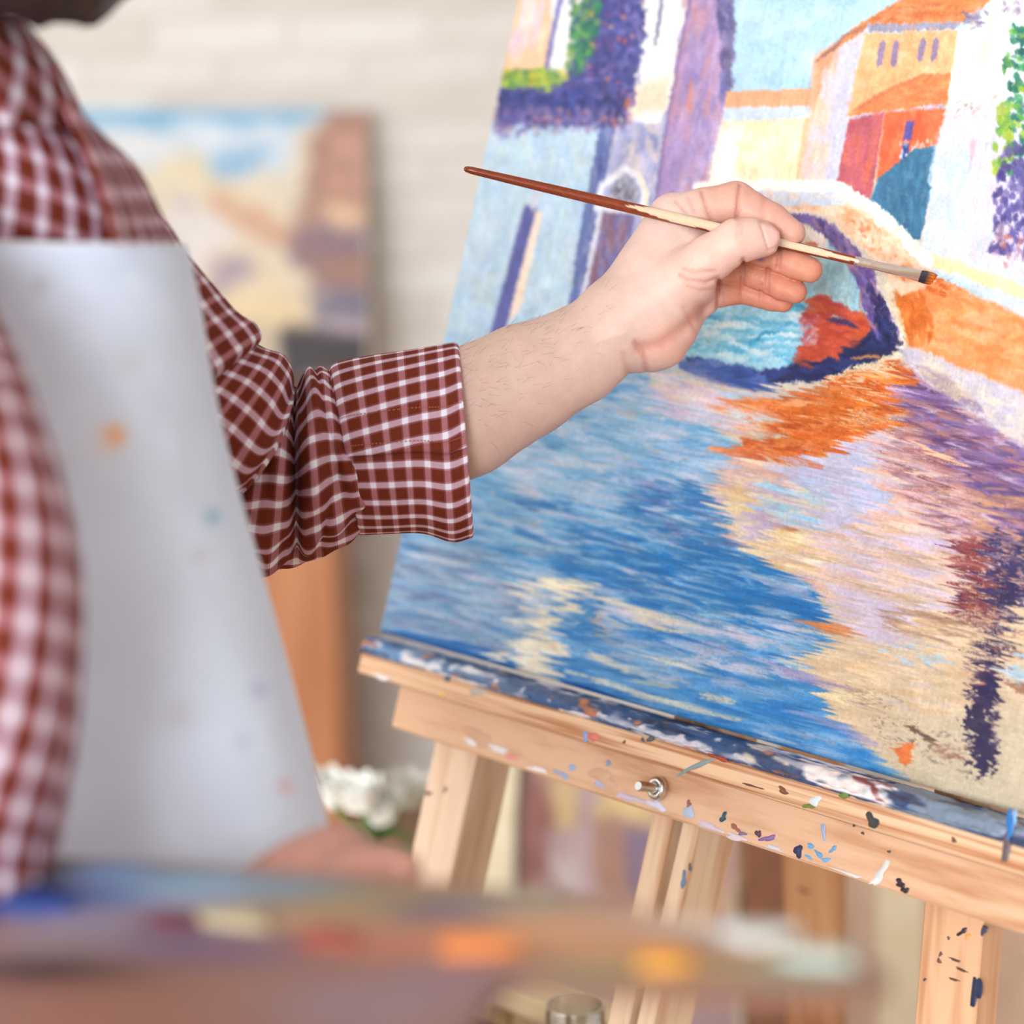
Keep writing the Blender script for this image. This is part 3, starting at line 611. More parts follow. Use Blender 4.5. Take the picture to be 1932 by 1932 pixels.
dabs([(1500, 695), (1600, 640), (1640, 606), (1692, 642), (1690, 660), (1560, 712), (1460, 724)], 130, (24, 64), (7, 14), (-14, 8), nv, .85, 104, .1)
dabs([(1540, 560), (1600, 585), (1645, 612), (1600, 650), (1560, 672), (1508, 688), (1530, 640), (1520, 615)], 120, (20, 52), (7, 14), (-20, 30), [(196, 76, 50), (214, 92, 58), (176, 60, 56), (206, 84, 62), (184, 70, 44)], .9, 105)
dabs([(1510, 600), (1545, 595), (1535, 650), (1515, 650)], 40, (8, 18), (4, 9), (0, 180), [(206, 110, 120), (190, 90, 100), (216, 170, 180)], .7, 106, .5)
stroke([(1560, 602), (1590, 606), (1616, 618)], 10, (52, 44, 96), .85, 2)
poly([(1240, 700), (1330, 715), (1400, 745), (1500, 750), (1430, 790), (1270, 780)], (218, 196, 220), 12, 8, .05, .85)
dabs([(1240, 700), (1400, 740), (1460, 770), (1400, 810), (1250, 790)], 130, (20, 60), (7, 14), (-4, 20), [(224, 200, 222), (206, 190, 222), (232, 210, 216), (176, 206, 234), (236, 214, 176)], .65, 107)
OR = [(1695, 682), (1712, 705), (1690, 750), (1668, 796), (1640, 812), (1560, 852), (1490, 862), (1390, 852), (1440, 815), (1480, 795), (1380, 756), (1500, 750), (1560, 730), (1620, 700)]
poly([(1695, 682), (1712, 705), (1690, 750), (1668, 796), (1640, 812), (1570, 842), (1500, 830), (1480, 795), (1440, 765), (1510, 752), (1560, 730), (1620, 700)], (216, 112, 46), 5, 10, .1, .95, 0, .3)
dabs(OR, 330, (24, 70), (6, 14), (-24, 8), [(224, 118, 44), (238, 142, 62), (196, 86, 32), (212, 102, 38), (240, 164, 112), (206, 94, 40), (226, 132, 70)], .85, 108, .25, h=.5)
dabs([(1690, 700), (1650, 800), (1580, 820), (1600, 760), (1650, 700)], 26, (10, 26), (5, 9), (-40, 10), [(232, 210, 180), (246, 190, 120), (180, 90, 50)], .8, 109, .3, h=.6)
dabs([(1360, 760), (1480, 780), (1460, 830), (1380, 820)], 30, (20, 50), (5, 10), (-6, 10), [(226, 130, 80), (240, 210, 190), (206, 230, 240), (230, 150, 110)], .8, 110, .3)
dabs([(1400, 845), (1540, 845), (1530, 880), (1400, 860)], 40, (10, 34), (4, 9), (-8, 8), [(216, 106, 60), (206, 90, 50), (226, 140, 96)], .8, 111, .55)
stroke([(1568, 728), (1610, 700), (1650, 690), (1690, 668)], 13, (232, 216, 188), .92, 7, .55, .1, h=.8)
dabs([(1560, 725), (1620, 695), (1690, 662), (1700, 690), (1620, 712)], 30, (6, 15), (4, 8), (-60, 10), [(238, 224, 198), (224, 204, 170)], .9, 112, .2, h=.8)
stroke([(1605, 676), (1640, 672), (1665, 676)], 6, (236, 160, 96), .8, 2)
dabs([(1400, 980), (1480, 990), (1490, 1000)], 4, (10, 20), (3, 5), (0, 30), [(200, 120, 80)], .6, 113)

# --- the bridge
poly([(1690, 540), (1760, 515), (1840, 545), (2120, 660), (2120, 850), (1932, 745), (1800, 690), (1712, 645)], (238, 154, 100), 4, 6, .05)
dabs([(1700, 560), (1765, 530), (1932, 600), (2080, 660), (2080, 790), (1932, 730), (1800, 680), (1720, 640)], 330, (20, 56), (9, 18), (-10, 36), [(236, 146, 92), (242, 166, 116), (232, 136, 76), (246, 178, 130), (228, 128, 64), (240, 160, 96)], .55, 121)
dabs([(1690, 560), (1740, 545), (1760, 640), (1715, 645)], 80, (16, 40), (7, 14), (30, 100), [(212, 112, 42), (200, 96, 30), (226, 130, 62)], .75, 122, h=.2)
dabs([(1742, 510), (1772, 505), (1830, 535), (1790, 560), (1745, 548)], 60, (6, 14), (5, 9), (-30, 60), [(196, 86, 28), (212, 102, 40), (222, 120, 60)], .85, 123, .3, h=.5)
poly([(1700, 648), (1760, 672), (1932, 742), (2120, 850), (2120, 960), (1860, 800), (1766, 722), (1706, 690)], (206, 196, 206), 6, 6, .05)
dabs([(1705, 655), (1932, 750), (2080, 840), (2060, 900), (1850, 790), (1720, 695)], 180, (26, 60), (9, 18), (16, 36), [(222, 206, 186), (200, 194, 216), (212, 202, 206), (190, 184, 206), (226, 214, 196)], .6, 124)
dabs([(1730, 690), (1790, 720), (1860, 780), (1780, 740)], 24, (24, 50), (7, 13), (24, 44), [(206, 184, 166), (150, 130, 160)], .6, 125, .4)
poly([(1742, 470), (1800, 480), (2120, 570), (2120, 660), (1932, 600), (1830, 548), (1750, 512)], (206, 218, 236), 5, 5, .03)
stroke([(1745, 484), (1830, 514), (1932, 552), (2080, 610)], 24, (254, 228, 170), .9, 3, .1, 0)
stroke([(1740, 506), (1800, 530), (1860, 560)], 10, (184, 218, 238), .8, 3, .2)
# body of the bridge left of the brush
poly([(1330, 352), (1570, 352), (1640, 392), (1740, 478), (1768, 530), (1700, 560), (1640, 480), (1560, 405), (1480, 396), (1330, 420)], (248, 206, 176), 3, 4, .05)
dabs([(1450, 380), (1560, 372), (1640, 410), (1750, 500), (1700, 530), (1630, 460), (1560, 400)], 170, (14, 40), (8, 15), (10, 60), [(246, 196, 160), (250, 214, 190), (240, 176, 136), (252, 222, 200), (236, 164, 120)], .6, 126)
dabs([(1400, 356), (1570, 356), (1580, 384), (1420, 392)], 80, (20, 46), (6, 12), (-4, 10), [(206, 220, 240), (220, 226, 240), (240, 214, 206), (196, 212, 236)], .7, 127)
stroke([(1320, 352), (1440, 348), (1572, 350), (1640, 390), (1700, 438), (1752, 492)], 22, (253, 250, 242), .97, 4, .1, 0)
dabs([(1570, 350), (1650, 385), (1750, 480), (1740, 495), (1640, 410)], 50, (10, 24), (6, 12), (20, 60), [(253, 246, 232), (252, 236, 214), (230, 236, 244)], .8, 128, .2)
stroke([(1500, 404), (1562, 432), (1612, 478), (1650, 540), (1676, 600), (1700, 650)], 18, (253, 238, 220), .95, 4, .1, 0, w2=16)
dabs([(1590, 396), (1660, 440), (1720, 520), (1700, 540), (1640, 470)], 14, (5, 12), (4, 8), (0, 90), [(214, 110, 60), (196, 90, 50)], .6, 129, .4)
pv = [(118, 98, 168), (100, 82, 152), (136, 112, 178), (92, 74, 140), (150, 124, 180)]
stroke([(1496, 408), (1552, 426), (1598, 466), (1634, 530), (1654, 588), (1672, 626)], 16, (112, 92, 162), .97, 4, .05, 0, w2=46)
dabs([(1540, 420), (1575, 430), (1640, 500), (1668, 570), (1690, 640), (1650, 620), (1625, 540), (1590, 480)], 190, (14, 40), (4, 9), (35, 75), pv + [(70, 58, 120), (180, 130, 150)], .75, 130, h=.25)
dabs([(1640, 530), (1668, 570), (1694, 645), (1660, 620)], 80, (8, 24), (4, 9), (40, 90), [(46, 42, 92), (34, 34, 78), (64, 52, 108)], .85, 131, .3, h=.2)
stroke([(1632, 540), (1622, 575), (1640, 620)], 6, (176, 110, 96), .6, 3, .4)
dabs([(1650, 600), (1676, 600), (1698, 648), (1668, 655)], 40, (10, 26), (5, 10), (30, 80), nv, .85, 132)
stroke([(1674, 540), (1696, 600), (1710, 650)], 9, (250, 226, 190), .8, 3, .3, 0)
IMG[:] = np.clip(IMG, 0, 255)
# drag of the bristles: colours are pulled along the brush direction in fine streaks
def streak(ang, cu, cv, seed):
    a = radians(ang); U = GX * cos(a) + GY * sin(a); Vv = -GX * sin(a) + GY * cos(a); U = (U - U.min()) / cu; Vv = (Vv - Vv.min()) / cv
    G = np.random.default_rng(seed).random((int(U.max()) + 3, int(Vv.max()) + 3)).astype(np.float32)
    i, j = U.astype(int), Vv.astype(int); fu, fv = U - i, Vv - j; fu = fu * fu * (3 - 2 * fu); fv = fv * fv * (3 - 2 * fv)
    return (G[i, j] * (1 - fu) + G[i + 1, j] * fu) * (1 - fv) + (G[i, j + 1] * (1 - fu) + G[i + 1, j + 1] * fu) * fv - .5
def sample(X, Y):
    ix = np.clip(X - RX0, 0, RW - 1.01); iy = np.clip(Y - RY0, 0, RH - 1.01); i, j = ix.astype(int), iy.astype(int); fx, fy = (ix - i)[..., None], (iy - j)[..., None]
    return IMG[i, j] * (1 - fx) * (1 - fy) + IMG[i + 1, j] * fx * (1 - fy) + IMG[i, j + 1] * (1 - fx) * fy + IMG[i + 1, j + 1] * fx * fy
low_m = np.clip((GY - np.interp(GX, [640, 1230, 1330, 1500, 1690, 1760, 1932, 2120], [655, 690, 690, 720, 670, 730, 840, 930])) / 25, 0, 1)
bare_m = np.clip((GX - 1600) / 120, 0, 1) * np.clip((GY - 1230) / 80, 0, 1)
low_m = low_m * (1 - .75 * bare_m)
s1 = streak(13, 110, 4.5, 1); s2 = streak(13, 45, 2.4, 2); s3 = streak(100, 46, 3.2, 3)
sh = (s1 * 1.0 + s2 * .7) * 58 * low_m; up_m = 1 - low_m; sh2 = s3 * 5 * up_m
IMG[:] = sample(GX + sh * cos(radians(13)) + sh2 * cos(radians(100)), GY + sh * sin(radians(13)) + sh2 * sin(radians(100)))
IMG *= (1 + .13 * (s1 * .6 + s2 * .8)[..., None] * low_m[..., None] + .07 * s3[..., None] * up_m[..., None])
# scumbled highlights: the weave shows through thin paint
wv_ = (vnoise((RW, RH), (2.2, 2.2), 71) - .5) * .5 + (vnoise((RW, RH), (5, 5), 72) - .5) * .5
IMG *= (1 + .16 * wv_)[..., None]
STK = s1 * .5 + s2
IMG[:] = np.clip(IMG, 0, 255)

# --- canvas mesh: the paint is real relief on a stretched canvas
cb = sv(715, 1192)[1]
S0, S1, V0, V1 = sv(713, 1192)[0], .168, cb, .295
ncol, nrow_d, nrow_c = 860, 860, 60
ss = np.linspace(S0, S1, ncol); vv = np.concatenate([np.linspace(V0, .215, nrow_d), np.linspace(.215, V1, nrow_c + 1)[1:]]); nrow = len(vv)
SS, VV = np.meshgrid(ss, vv, indexing='ij')
P = loc(SS, VV, 0 * SS); PX = proj(P)
ix = np.clip(PX[..., 0] - RX0, 0, RW - 1.01); iy = np.clip(PX[..., 1] - RY0, 0, RH - 1.01)
i0, j0 = ix.astype(int), iy.astype(int); fx, fy = (ix - i0)[..., None], (iy - j0)[..., None]
colr = IMG[i0, j0] * (1 - fx) * (1 - fy) + IMG[i0 + 1, j0] * fx * (1 - fy) + IMG[i0, j0 + 1] * (1 - fx) * fy + IMG[i0 + 1, j0 + 1] * fx * fy
hh = HGT[i0, j0] * .0007
lum = IMG.mean(2); gl = lum - .25 * (np.roll(lum, 3, 0) + np.roll(lum, -3, 0) + np.roll(lum, 3, 1) + np.roll(lum, -3, 1))
hh = np.clip(hh, 0, .0018) + np.clip(gl[i0, j0], -25, 25) * 4e-6 + (NZ_br[i0, j0] - .8) * 9e-5 + (STK * low_m)[i0, j0] * 3.0e-4 + wv_[i0, j0] * 1.2e-4
edge = np.minimum(np.minimum(SS - S0, S1 - SS), np.minimum(VV - V0, V1 - VV)); rnd = np.clip(edge / .004, 0, 1)
hh = hh * rnd - .002 * (1 - rnd) ** 2
P = P + hh[..., None] * EN
PAINT_M, nt, bs = m_vcol('oil_paint', .42, 0, spec=.35)
tc = N(nt, 'ShaderNodeTexCoord')
def dotn(v, sc):
    d = N(nt, 'ShaderNodeVectorMath', operation='DOT_PRODUCT'); nt.links.new(tc.outputs['Object'], d.inputs[0]); d.inputs[1].default_value = tuple(np.asarray(v) * sc); return d.outputs['Value']
cmb = N(nt, 'ShaderNodeCombineXYZ'); nt.links.new(dotn(ES, 1), cmb.inputs[0]); nt.links.new(dotn(EV, 1), cmb.inputs[1])
wv1 = N(nt, 'ShaderNodeTexWave'); wv1.bands_direction = 'X'; set_in(wv1, Scale=330, Distortion=1.5); wv2 = N(nt, 'ShaderNodeTexWave'); wv2.bands_direction = 'Y'; set_in(wv2, Scale=330, Distortion=1.5)
nt.links.new(cmb.outputs[0], wv1.inputs['Vector']); nt.links.new(cmb.outputs[0], wv2.inputs['Vector'])
ad = N(nt, 'ShaderNodeMath', operation='ADD'); nt.links.new(wv1.outputs['Fac'], ad.inputs[0]); nt.links.new(wv2.outputs['Fac'], ad.inputs[1])
nn = N(nt, 'ShaderNodeTexNoise'); set_in(nn, Scale=420, Detail=5); nt.links.new(cmb.outputs[0], nn.inputs['Vector'])
ad2 = N(nt, 'ShaderNodeMath', operation='MULTIPLY_ADD'); nt.links.new(nn.outputs['Fac'], ad2.inputs[0]); ad2.inputs[1].default_value = 2.2; nt.links.new(ad.outputs[0], ad2.inputs[2])
bp = N(nt, 'ShaderNodeBump'); set_in(bp, Strength=.30, Distance=.0005); nt.links.new(ad2.outputs[0], bp.inputs['Height']); nt.links.new(bp.outputs[0], bs.inputs['Normal'])

pic = empty('oil_painting', tuple(loc(.0, V0, -.01)), 'large unfinished oil painting of canal houses and a bridge, propped on the easel', 'painting')
mesh('painted_canvas', P.reshape(-1, 3), grid_faces(ncol, nrow)[:, ::-1], PAINT_M, pic, True, None, lin(np.clip(colr, 0, 255)).reshape(-1, 3) * .84)
CANV_M = m_noise('raw_canvas', (214, 204, 186), (226, 218, 202), 60, .85, .3, 900)
# wrapped sides smeared with the blues of the picture
TH = .019
sid = MB()
for (a, b_) in (((S0, V0), (S0, V1)), ((S1, V1), (S1, V0)), ((S0, V1), (S1, V1)), ((S1, V0), (S0, V0))):
    sid.add([loc(*a, -.0021), loc(*b_, -.0021), loc(*b_, -TH), loc(*a, -TH)], [(0, 1, 2, 3)])
sid.build('canvas_side', m_noise('smeared_canvas_side', (168, 196, 218), (214, 216, 216), 25, .7, .2), pic)
STRET_M = m_wood('stretcher_pine', ES, (226, 196, 160), (206, 170, 130))
for (a, b_, c_, d_) in ((S0, S0 + .045, V0, V1), (S1 - .045, S1, V0, V1)):
    MB().box(loc((a + b_) / 2, (c_ + d_) / 2, -.0115), ES * (b_ - a) / 2 * .97, EV * (d_ - c_) / 2 * .995, EN * .0075).build('stretcher_bar', STRET_M, pic)
for (c_, d_) in ((V0, V0 + .045), (V1 - .045, V1)):
    MB().box(loc((S0 + S1) / 2, (c_ + d_) / 2, -.0115), ES * ((S1 - S0) / 2 - .045), EV * (d_ - c_) / 2 * .97, EN * .0075).build('stretcher_bar', STRET_M, pic)

# ------------------------------------------------------------------ easel
NT, NC, NL = .026, .006, -.024                     # front planes: tray, crossbar, legs
vt = np.mean([sv(*p, NT)[1] for p in ((675, 1228), (1232, 1390), (1703, 1531))])
vb = np.mean([sv(*p, NT)[1] for p in ((680, 1270), (1133, 1404), (1428, 1499), (1631, 1567))])
sl_ = sv(676, 1250, NT)[0]; sr_ = .26
vc = np.mean([sv(*p, NC)[1] for p in ((742, 1367), (988, 1458), (1232, 1535), (1594, 1654))])
scl = sv(745, 1330, NC)[0]
easel = empty('easel', tuple(loc(-.1, -1.2, 0) * np.array([1, 1, 0])), 'pale pine easel spattered with paint, holding up the large canvas', 'easel')
PINE_S = m_wood('pine_along_ledge', ES, (224, 188, 154), (178, 122, 84), 420, .55, 45, (.28, .58))
PINE_C = m_wood('pine_crossbar', ES, (218, 180, 148), (188, 138, 102), 150, .55, 9, (.2, .6))
def bar(name, s0, s1, v0, v1, n0, n1, mat, bev=.0015):
    o = MB().box(loc((s0 + s1) / 2, (v0 + v1) / 2, (n0 + n1) / 2), ES * (s1 - s0) / 2, EV * (v1 - v0) / 2, EN * (n1 - n0) / 2, bev).build(name, mat, easel); return o
tray = bar('ledge', sl_, sr_, vb, vt, -.045, NT, PINE_S)
cross = bar('crossbar', scl, sr_ + .02, vc, vb - .0012, NL, NC, PINE_C)
# the paint-caked lip along the ledge
prof = [(-.022, V0 - .0035), (-.006, V0 - .0035), (.000, V0 - .002), (.006, V0 - .003), (.013, V0 - .0035), (.019, V0 - .004), (.0235, V0 - .0075), (.0255, V0 - .012), (NT + .0008, vt + .001), (NT - .001, vt - .0006), (-.04, vt - .0006)]
pf = []
for (a, b_) in zip(prof[:-1], prof[1:]):
    for t in np.linspace(0, 1, 6)[:-1]: pf.append((a[0] + (b_[0] - a[0]) * t, a[1] + (b_[1] - a[1]) * t))
pf.append(prof[-1]); pf = np.array(pf); npf = len(pf); nls = 620
lsx = np.linspace(sl_ - .004, sr_, nls)
n1 = vnoise((nls, npf), (26, 7), 31); n2 = vnoise((nls, npf), (6, 3), 32); n3 = vnoise((nls, npf), (60, 12), 33); n4 = vnoise((nls, npf), (12, 5), 34)
dist_in = np.minimum(np.arange(npf), npf - 1 - np.arange(npf)) / 12.0
disp = (n2 - .5) * .0022 + (n1 - .5) * .002; disp *= np.clip(dist_in, 0, 1)[None]
Pl = loc(np.repeat(lsx[:, None], npf, 1), np.repeat(pf[None, :, 1], nls, 0) + disp * .7, np.repeat(pf[None, :, 0], nls, 0) + disp * .7)
pxl = proj(Pl)[..., 0]
tl = np.clip((pxl - 680) / 500, 0, 1)[..., None]
cl = np.array((112, 156, 200)) * (1 - tl) + np.array((66, 76, 106)) * tl
def mixc(m_, c): 
    global cl
    cl = cl * (1 - m_[..., None]) + np.array(c) * m_[..., None]
mixc(np.clip((n3 - .55) * 5, 0, 1) * .7, (52, 88, 140)); mixc(np.clip((n1 - .62) * 6, 0, 1) * .8, (206, 204, 214)); mixc(np.clip((n4 - .72) * 7, 0, 1) * .7, (150, 110, 112)); mixc(np.clip((n2 - .78) * 8, 0, 1) * .8, (232, 226, 228))
mixc(np.clip((.22 - n1) * 7, 0, 1) * .7, (40, 46, 76)); mixc(np.clip((n4 - .8) * 9, 0, 1) * .8, (206, 130, 84))
for x0, x1, c, th_ in ((1520, 1690, (232, 222, 222), .36), (700, 900, (222, 224, 232), .5), (1410, 1470, (220, 206, 190), .5), (1690, 1880, (120, 136, 156), .35), (1240, 1330, (206, 200, 212), .5), (1000, 1120, (226, 222, 230), .55), (1630, 1662, (128, 62, 62), .55)):
    mixc(np.clip((n1 * .6 + n2 * .4 - th_ - .35 * np.clip(np.abs(pxl + (n4 - .5) * 60 - (x0 + x1) / 2) / (x1 - x0) * 2 - .6, 0, 2)) * 6, 0, 1), c)
LIP_M, _, _ = m_vcol('caked_paint', .45, .3, 700, .12, 300)
mesh('paint_crust', Pl.reshape(-1, 3), grid_faces(nls, npf), LIP_M, easel, True, None, lin(np.clip(cl, 0, 255)).reshape(-1, 3))

def px_post(name, top, bot, wpx, thick, nfront, c1, c2, ext_down=True, ext_up=0.0, freq=170, shift=0.0, uptov=None):
    """a post whose left edge runs through two pixels on the plane n=nfront and whose face is wpx pixels wide at `top`"""
    a, b_ = np.array(sv(*top, nfront)), np.array(sv(*bot, nfront))
    wd = abs(sv(top[0] + wpx, top[1], nfront)[0] - a[0])
    d = (b_ - a) / np.linalg.norm(b_ - a); d3 = ES * d[0] + EV * d[1]; side = np.array([-d[1], d[0]]); side = side if side[0] > 0 else -side; s3 = ES * side[0] + EV * side[1]
    A = loc(a[0], a[1], nfront) + s3 * wd / 2 - EN * thick / 2
    t1 = (A[2] - .012) / -d3[2]; t0 = ext_up
    mat = m_wood('pine_post', d3, c1, c2, freq, .55, 16, (.22, .62))
    return MB().box(A + d3 * (t1 - t0) / 2, s3 * wd / 2, d3 * (t1 + t0) / 2, EN * thick / 2, .0012).build(name, mat, easel)
PL1, PL2 = (230, 204, 178), (210, 174, 140)
px_post('leg', (822, 1392), (764, 1660), 84, .034, NL, PL1, PL2, ext_up=.03)
px_post('post', (1231, 1530), (1190, 1720), 40, .036, NL, (224, 196, 166), (198, 156, 120), ext_up=.78)
px_post('post', (1287, 1550), (1246, 1728), 32, .036, NL, (224, 196, 166), (196, 152, 116), ext_up=.78)
px_post('leg', (1744, 1690), (1724, 1932), 118, .020, NL, (216, 172, 136), (186, 136, 98), ext_up=.06)
# rear strut
ra, rb = at(1535, 1500, 1.80), at(1546, 2300, 2.12); dd3 = (rb - ra) / np.linalg.norm(rb - ra); ra = ra - dd3 * .35; tfl = (ra[2] - .012) / -dd3[2]; rb = ra + dd3 * tfl
s3 = ES - dd3 * (ES @ dd3); s3 /= np.linalg.norm(s3); s3 = s3 * .8 + np.array([.6, 0, 0]); s3 -= dd3 * (s3 @ dd3); s3 /= np.linalg.norm(s3); n3_ = np.cross(dd3, s3)
MB().box((ra + rb) / 2, s3 * .0215, dd3 * np.linalg.norm(rb - ra) / 2, n3_ * .012, .0015).build('rear_strut', m_wood('pine_strut', dd3, (214, 164, 122), (188, 132, 90), 150, .55, 12, (.22, .62)), easel)
MB().tube([at(1520, 1672, 1.853) - n3_ * 0, at(1520, 1672, 1.849)], .006, 14).build('knot', m_plain('knot', (150, 96, 66), .6), easel)
# top clamp holding the canvas
bar('canvas_clamp', -.19, -.02, V1 + .003, V1 + .045, NL - .03, .012, PINE_S)
bar('spreader', scl + .03, sr_, -.75, -.70, NL - .06, NL - .0365, PINE_S)
# bolt with nut
STEEL = m_plain('bright_steel', (206, 206, 204), .18, 1.0)
bs_, bv_ = sv(1246, 1488, NC); bc = loc(bs_, bv_, NC)
bolt = MB().tube([bc - EN * .004, bc + EN * .0188, bc + EN * .0195], [.0031, .0031, .0026], 16).build('bolt', STEEL, easel); autosmooth(bolt)
nprof = [(0, .0033), (0, .0062), (.0012, .0071), (.0042, .0071), (.0056, .0060), (.0060, .0046), (.0050, .0033), (0, .0033)]
MB()._lathe(bc, EN, nprof, 24).build('nut', STEEL, bolt, True)
# paint spots
def spot(px, py, rx, ry, ang, c, n, seed, parent=easel, name='paint_spot', jag=.55):
    g = np.random.default_rng(seed); k = 18; th = np.linspace(0, 2 * pi, k, endpoint=False)
    rr = 1 + .12 * (g.random(k) - .5) + .25 * np.sin(th * 2 + g.random() * 6) + .2 * np.sin(th * 3 + g.random() * 6) + .1 * np.sin(th * 5 + g.random() * 6); a = radians(ang)
    X = px + rr * (rx * np.cos(th) * cos(a) - ry * np.sin(th) * sin(a)); Y = py + rr * (rx * np.cos(th) * sin(a) + ry * np.sin(th) * cos(a))
    q = [sv(x, y, n) for x, y in zip(X, Y)]; c0 = np.mean(q, 0)
    V = [loc(*p, n + .0002) for p in q] + [loc(*(c0 + (np.array(p) - c0) * .75), n + .0006) for p in q] + [loc(*c0, n + .0007)]
    Fs = [(i, (i + 1) % k, k + (i + 1) % k, k + i) for i in range(k)] + [(k + i, k + (i + 1) % k, 2 * k) for i in range(k)]
    key = tuple(c)
    if key not in SPOTM: SPOTM[key] = m_plain('dried_paint', c, .4)
    o = mesh(name, V, Fs, SPOTM[key], parent, True); bm_fix(o); return o
SPOTM = {}
for k, (px, py, rx, ry, an, c, n) in enumerate([
    (1365, 1542, 9, 6, -60, (22, 74, 96), NC), (1388, 1562, 10, 5, 40, (150, 96, 84), NC), (1401, 1573, 7, 4, 10, (120, 110, 150), NC), (1431, 1573, 8, 5, 80, (92, 50, 80), NC), (1449, 1582, 13, 6, -15, (132, 100, 150), NC),
    (1507, 1606, 14, 7, -70, (38, 40, 84), NC), (1530, 1596, 8, 4, 20, (96, 160, 210), NC), (1545, 1612, 10, 4, 60, (96, 156, 206), NC), (1558, 1622, 9, 4, 10, (110, 170, 214), NC), (1572, 1602, 8, 4, -40, (96, 156, 206), NC), (1526, 1617, 7, 3, 30, (110, 170, 214), NC),
    (1554, 1568, 5, 13, -4, (150, 168, 206), NC), (1662, 1648, 22, 9, -60, (206, 206, 204), NC), (1654, 1660, 16, 5, -40, (226, 224, 222), NC), (1698, 1666, 9, 7, 20, (44, 36, 44), NC), (1708, 1680, 7, 6, 40, (40, 34, 42), NC), (1704, 1672, 3, 7, 10, (44, 36, 44), NC),
    (1646, 1549, 10, 16, -10, (56, 54, 56), NT), (1538, 1511, 12, 8, 0, (206, 216, 220), NT), (1594, 1500, 10, 7, 10, (104, 128, 54), NT), (1526, 1521, 10, 5, 10, (110, 124, 56), NT), (1478, 1492, 11, 5, 30, (120, 76, 56), NT), (1357, 1430, 18, 5, 24, (156, 62, 38), NT),
    (845, 1279, 7, 6, 0, (60, 96, 120), NT), (900, 1305, 12, 9, 10, (176, 170, 164), NT), (833, 1309, 5, 3, 0, (236, 200, 90), NT), (1117, 1390, 12, 9, 20, (206, 110, 92), NT), (1106, 1389, 7, 8, 0, (130, 160, 212), NT), (1228, 1394, 7, 6, 10, (76, 84, 86), NT), (1213, 1396, 4, 4, 10, (84, 90, 92), NT), (1178, 1400, 3, 3, 0, (90, 84, 84), NT),
    (1313, 1446, 36, 5, -28, (128, 146, 150), NT), (1420, 1483, 20, 2, 14, (110, 70, 60), NT),
    (1163, 1405, 26, 2, 14, (88, 90, 110), NC), (1004, 1363, 22, 3, 14, (150, 184, 214), NC), (1240, 1520, 20, 7, 35, (206, 206, 224), NC), (1300, 1532, 9, 16, -15, (170, 184, 206), NC), (1300, 1518, 4, 9, 15, (150, 84, 76), NC), (1060, 1461, 14, 5, 25, (150, 170, 210), NC), (1132, 1480, 14, 4, 22, (170, 180, 216), NC), (1080, 1448, 8, 5, -20, (150, 176, 220), NC), (1148, 1440, 6, 5, 0, (130, 150, 186), NC),
    (940, 1413, 22, 5, 18, (226, 222, 230), NC), (890, 1400, 16, 5, 20, (226, 226, 236), NC), (965, 1428, 12, 5, 16, (226, 150, 140), NC), (1015, 1452, 20, 4, 18, (236, 232, 236), NC), (1190, 1506, 26, 6, 18, (200, 186, 210), NC), (1340, 1560, 30, 5, 18, (206, 190, 206), NC), (1390, 1580, 24, 5, 16, (214, 200, 206), NC), (1460, 1600, 20, 3, 16, (206, 206, 216), NC), (1600, 1648, 26, 3, 16, (220, 214, 212), NC),
    (720, 1278, 16, 4, 14, (232, 232, 236), NT), (1612, 1556, 3, 4, 0, (70, 60, 60), NC), (1628, 1572, 3, 3, 0, (80, 66, 60), NC), (1678, 1607, 3, 3, 0, (80, 60, 56), NC), (1800, 1585, 6, 4, 30, (110, 66, 50), NT),
    (1816, 1758, 10, 5, -35, (50, 42, 46), NL), (1826, 1767, 6, 5, 0, (226, 160, 96), NL), (1857, 1755, 6, 10, 0, (66, 60, 84), NL), (1842, 1870, 9, 34, 6, (30, 36, 70), NL), (1775, 1800, 3, 5, 0, (96, 76, 66), NL), (1772, 1813, 4, 5, 0, (110, 80, 70), NL), (1802, 1811, 14, 2, 20, (90, 66, 56), NL), (1815, 1830, 15, 2, 24, (86, 62, 54), NL), (1800, 1848, 12, 2, 20, (90, 66, 56), NL), (1790, 1770, 3, 3, 0, (96, 76, 66), NL), (1745, 1848, 3, 3, 0, (90, 70, 60), NL),
    (808, 1497, 6, 5, 0, (120, 90, 90), NL), (840, 1490, 8, 4, -40, (176, 140, 120), NL), (1290, 1660, 5, 15, 5, (96, 120, 150), NL), (1302, 1637, 3, 8, 5, (90, 90, 96), NL)]):
    spot(px, py, rx, ry, an, c, n, k)
for k, (px, py, rx, ry, an) in enumerate(((1137, 1466, 26, 15, 20), (902, 1390, 26, 15, 22))): spot(px, py, rx, ry, an, (204, 162, 132), NC, 400 + k, easel, 'knot')
# blue drip over the right end of the ledge
for k, (px, py, rx, ry, c) in enumerate(((1906, 1556, 8, 26, (38, 110, 180)), (1898, 1600, 6, 34, (96, 84, 90)), (1915, 1540, 5, 12, (120, 170, 214)))):
    spot(px, py, rx, ry, 8, c, NT + .0008, 300 + k)

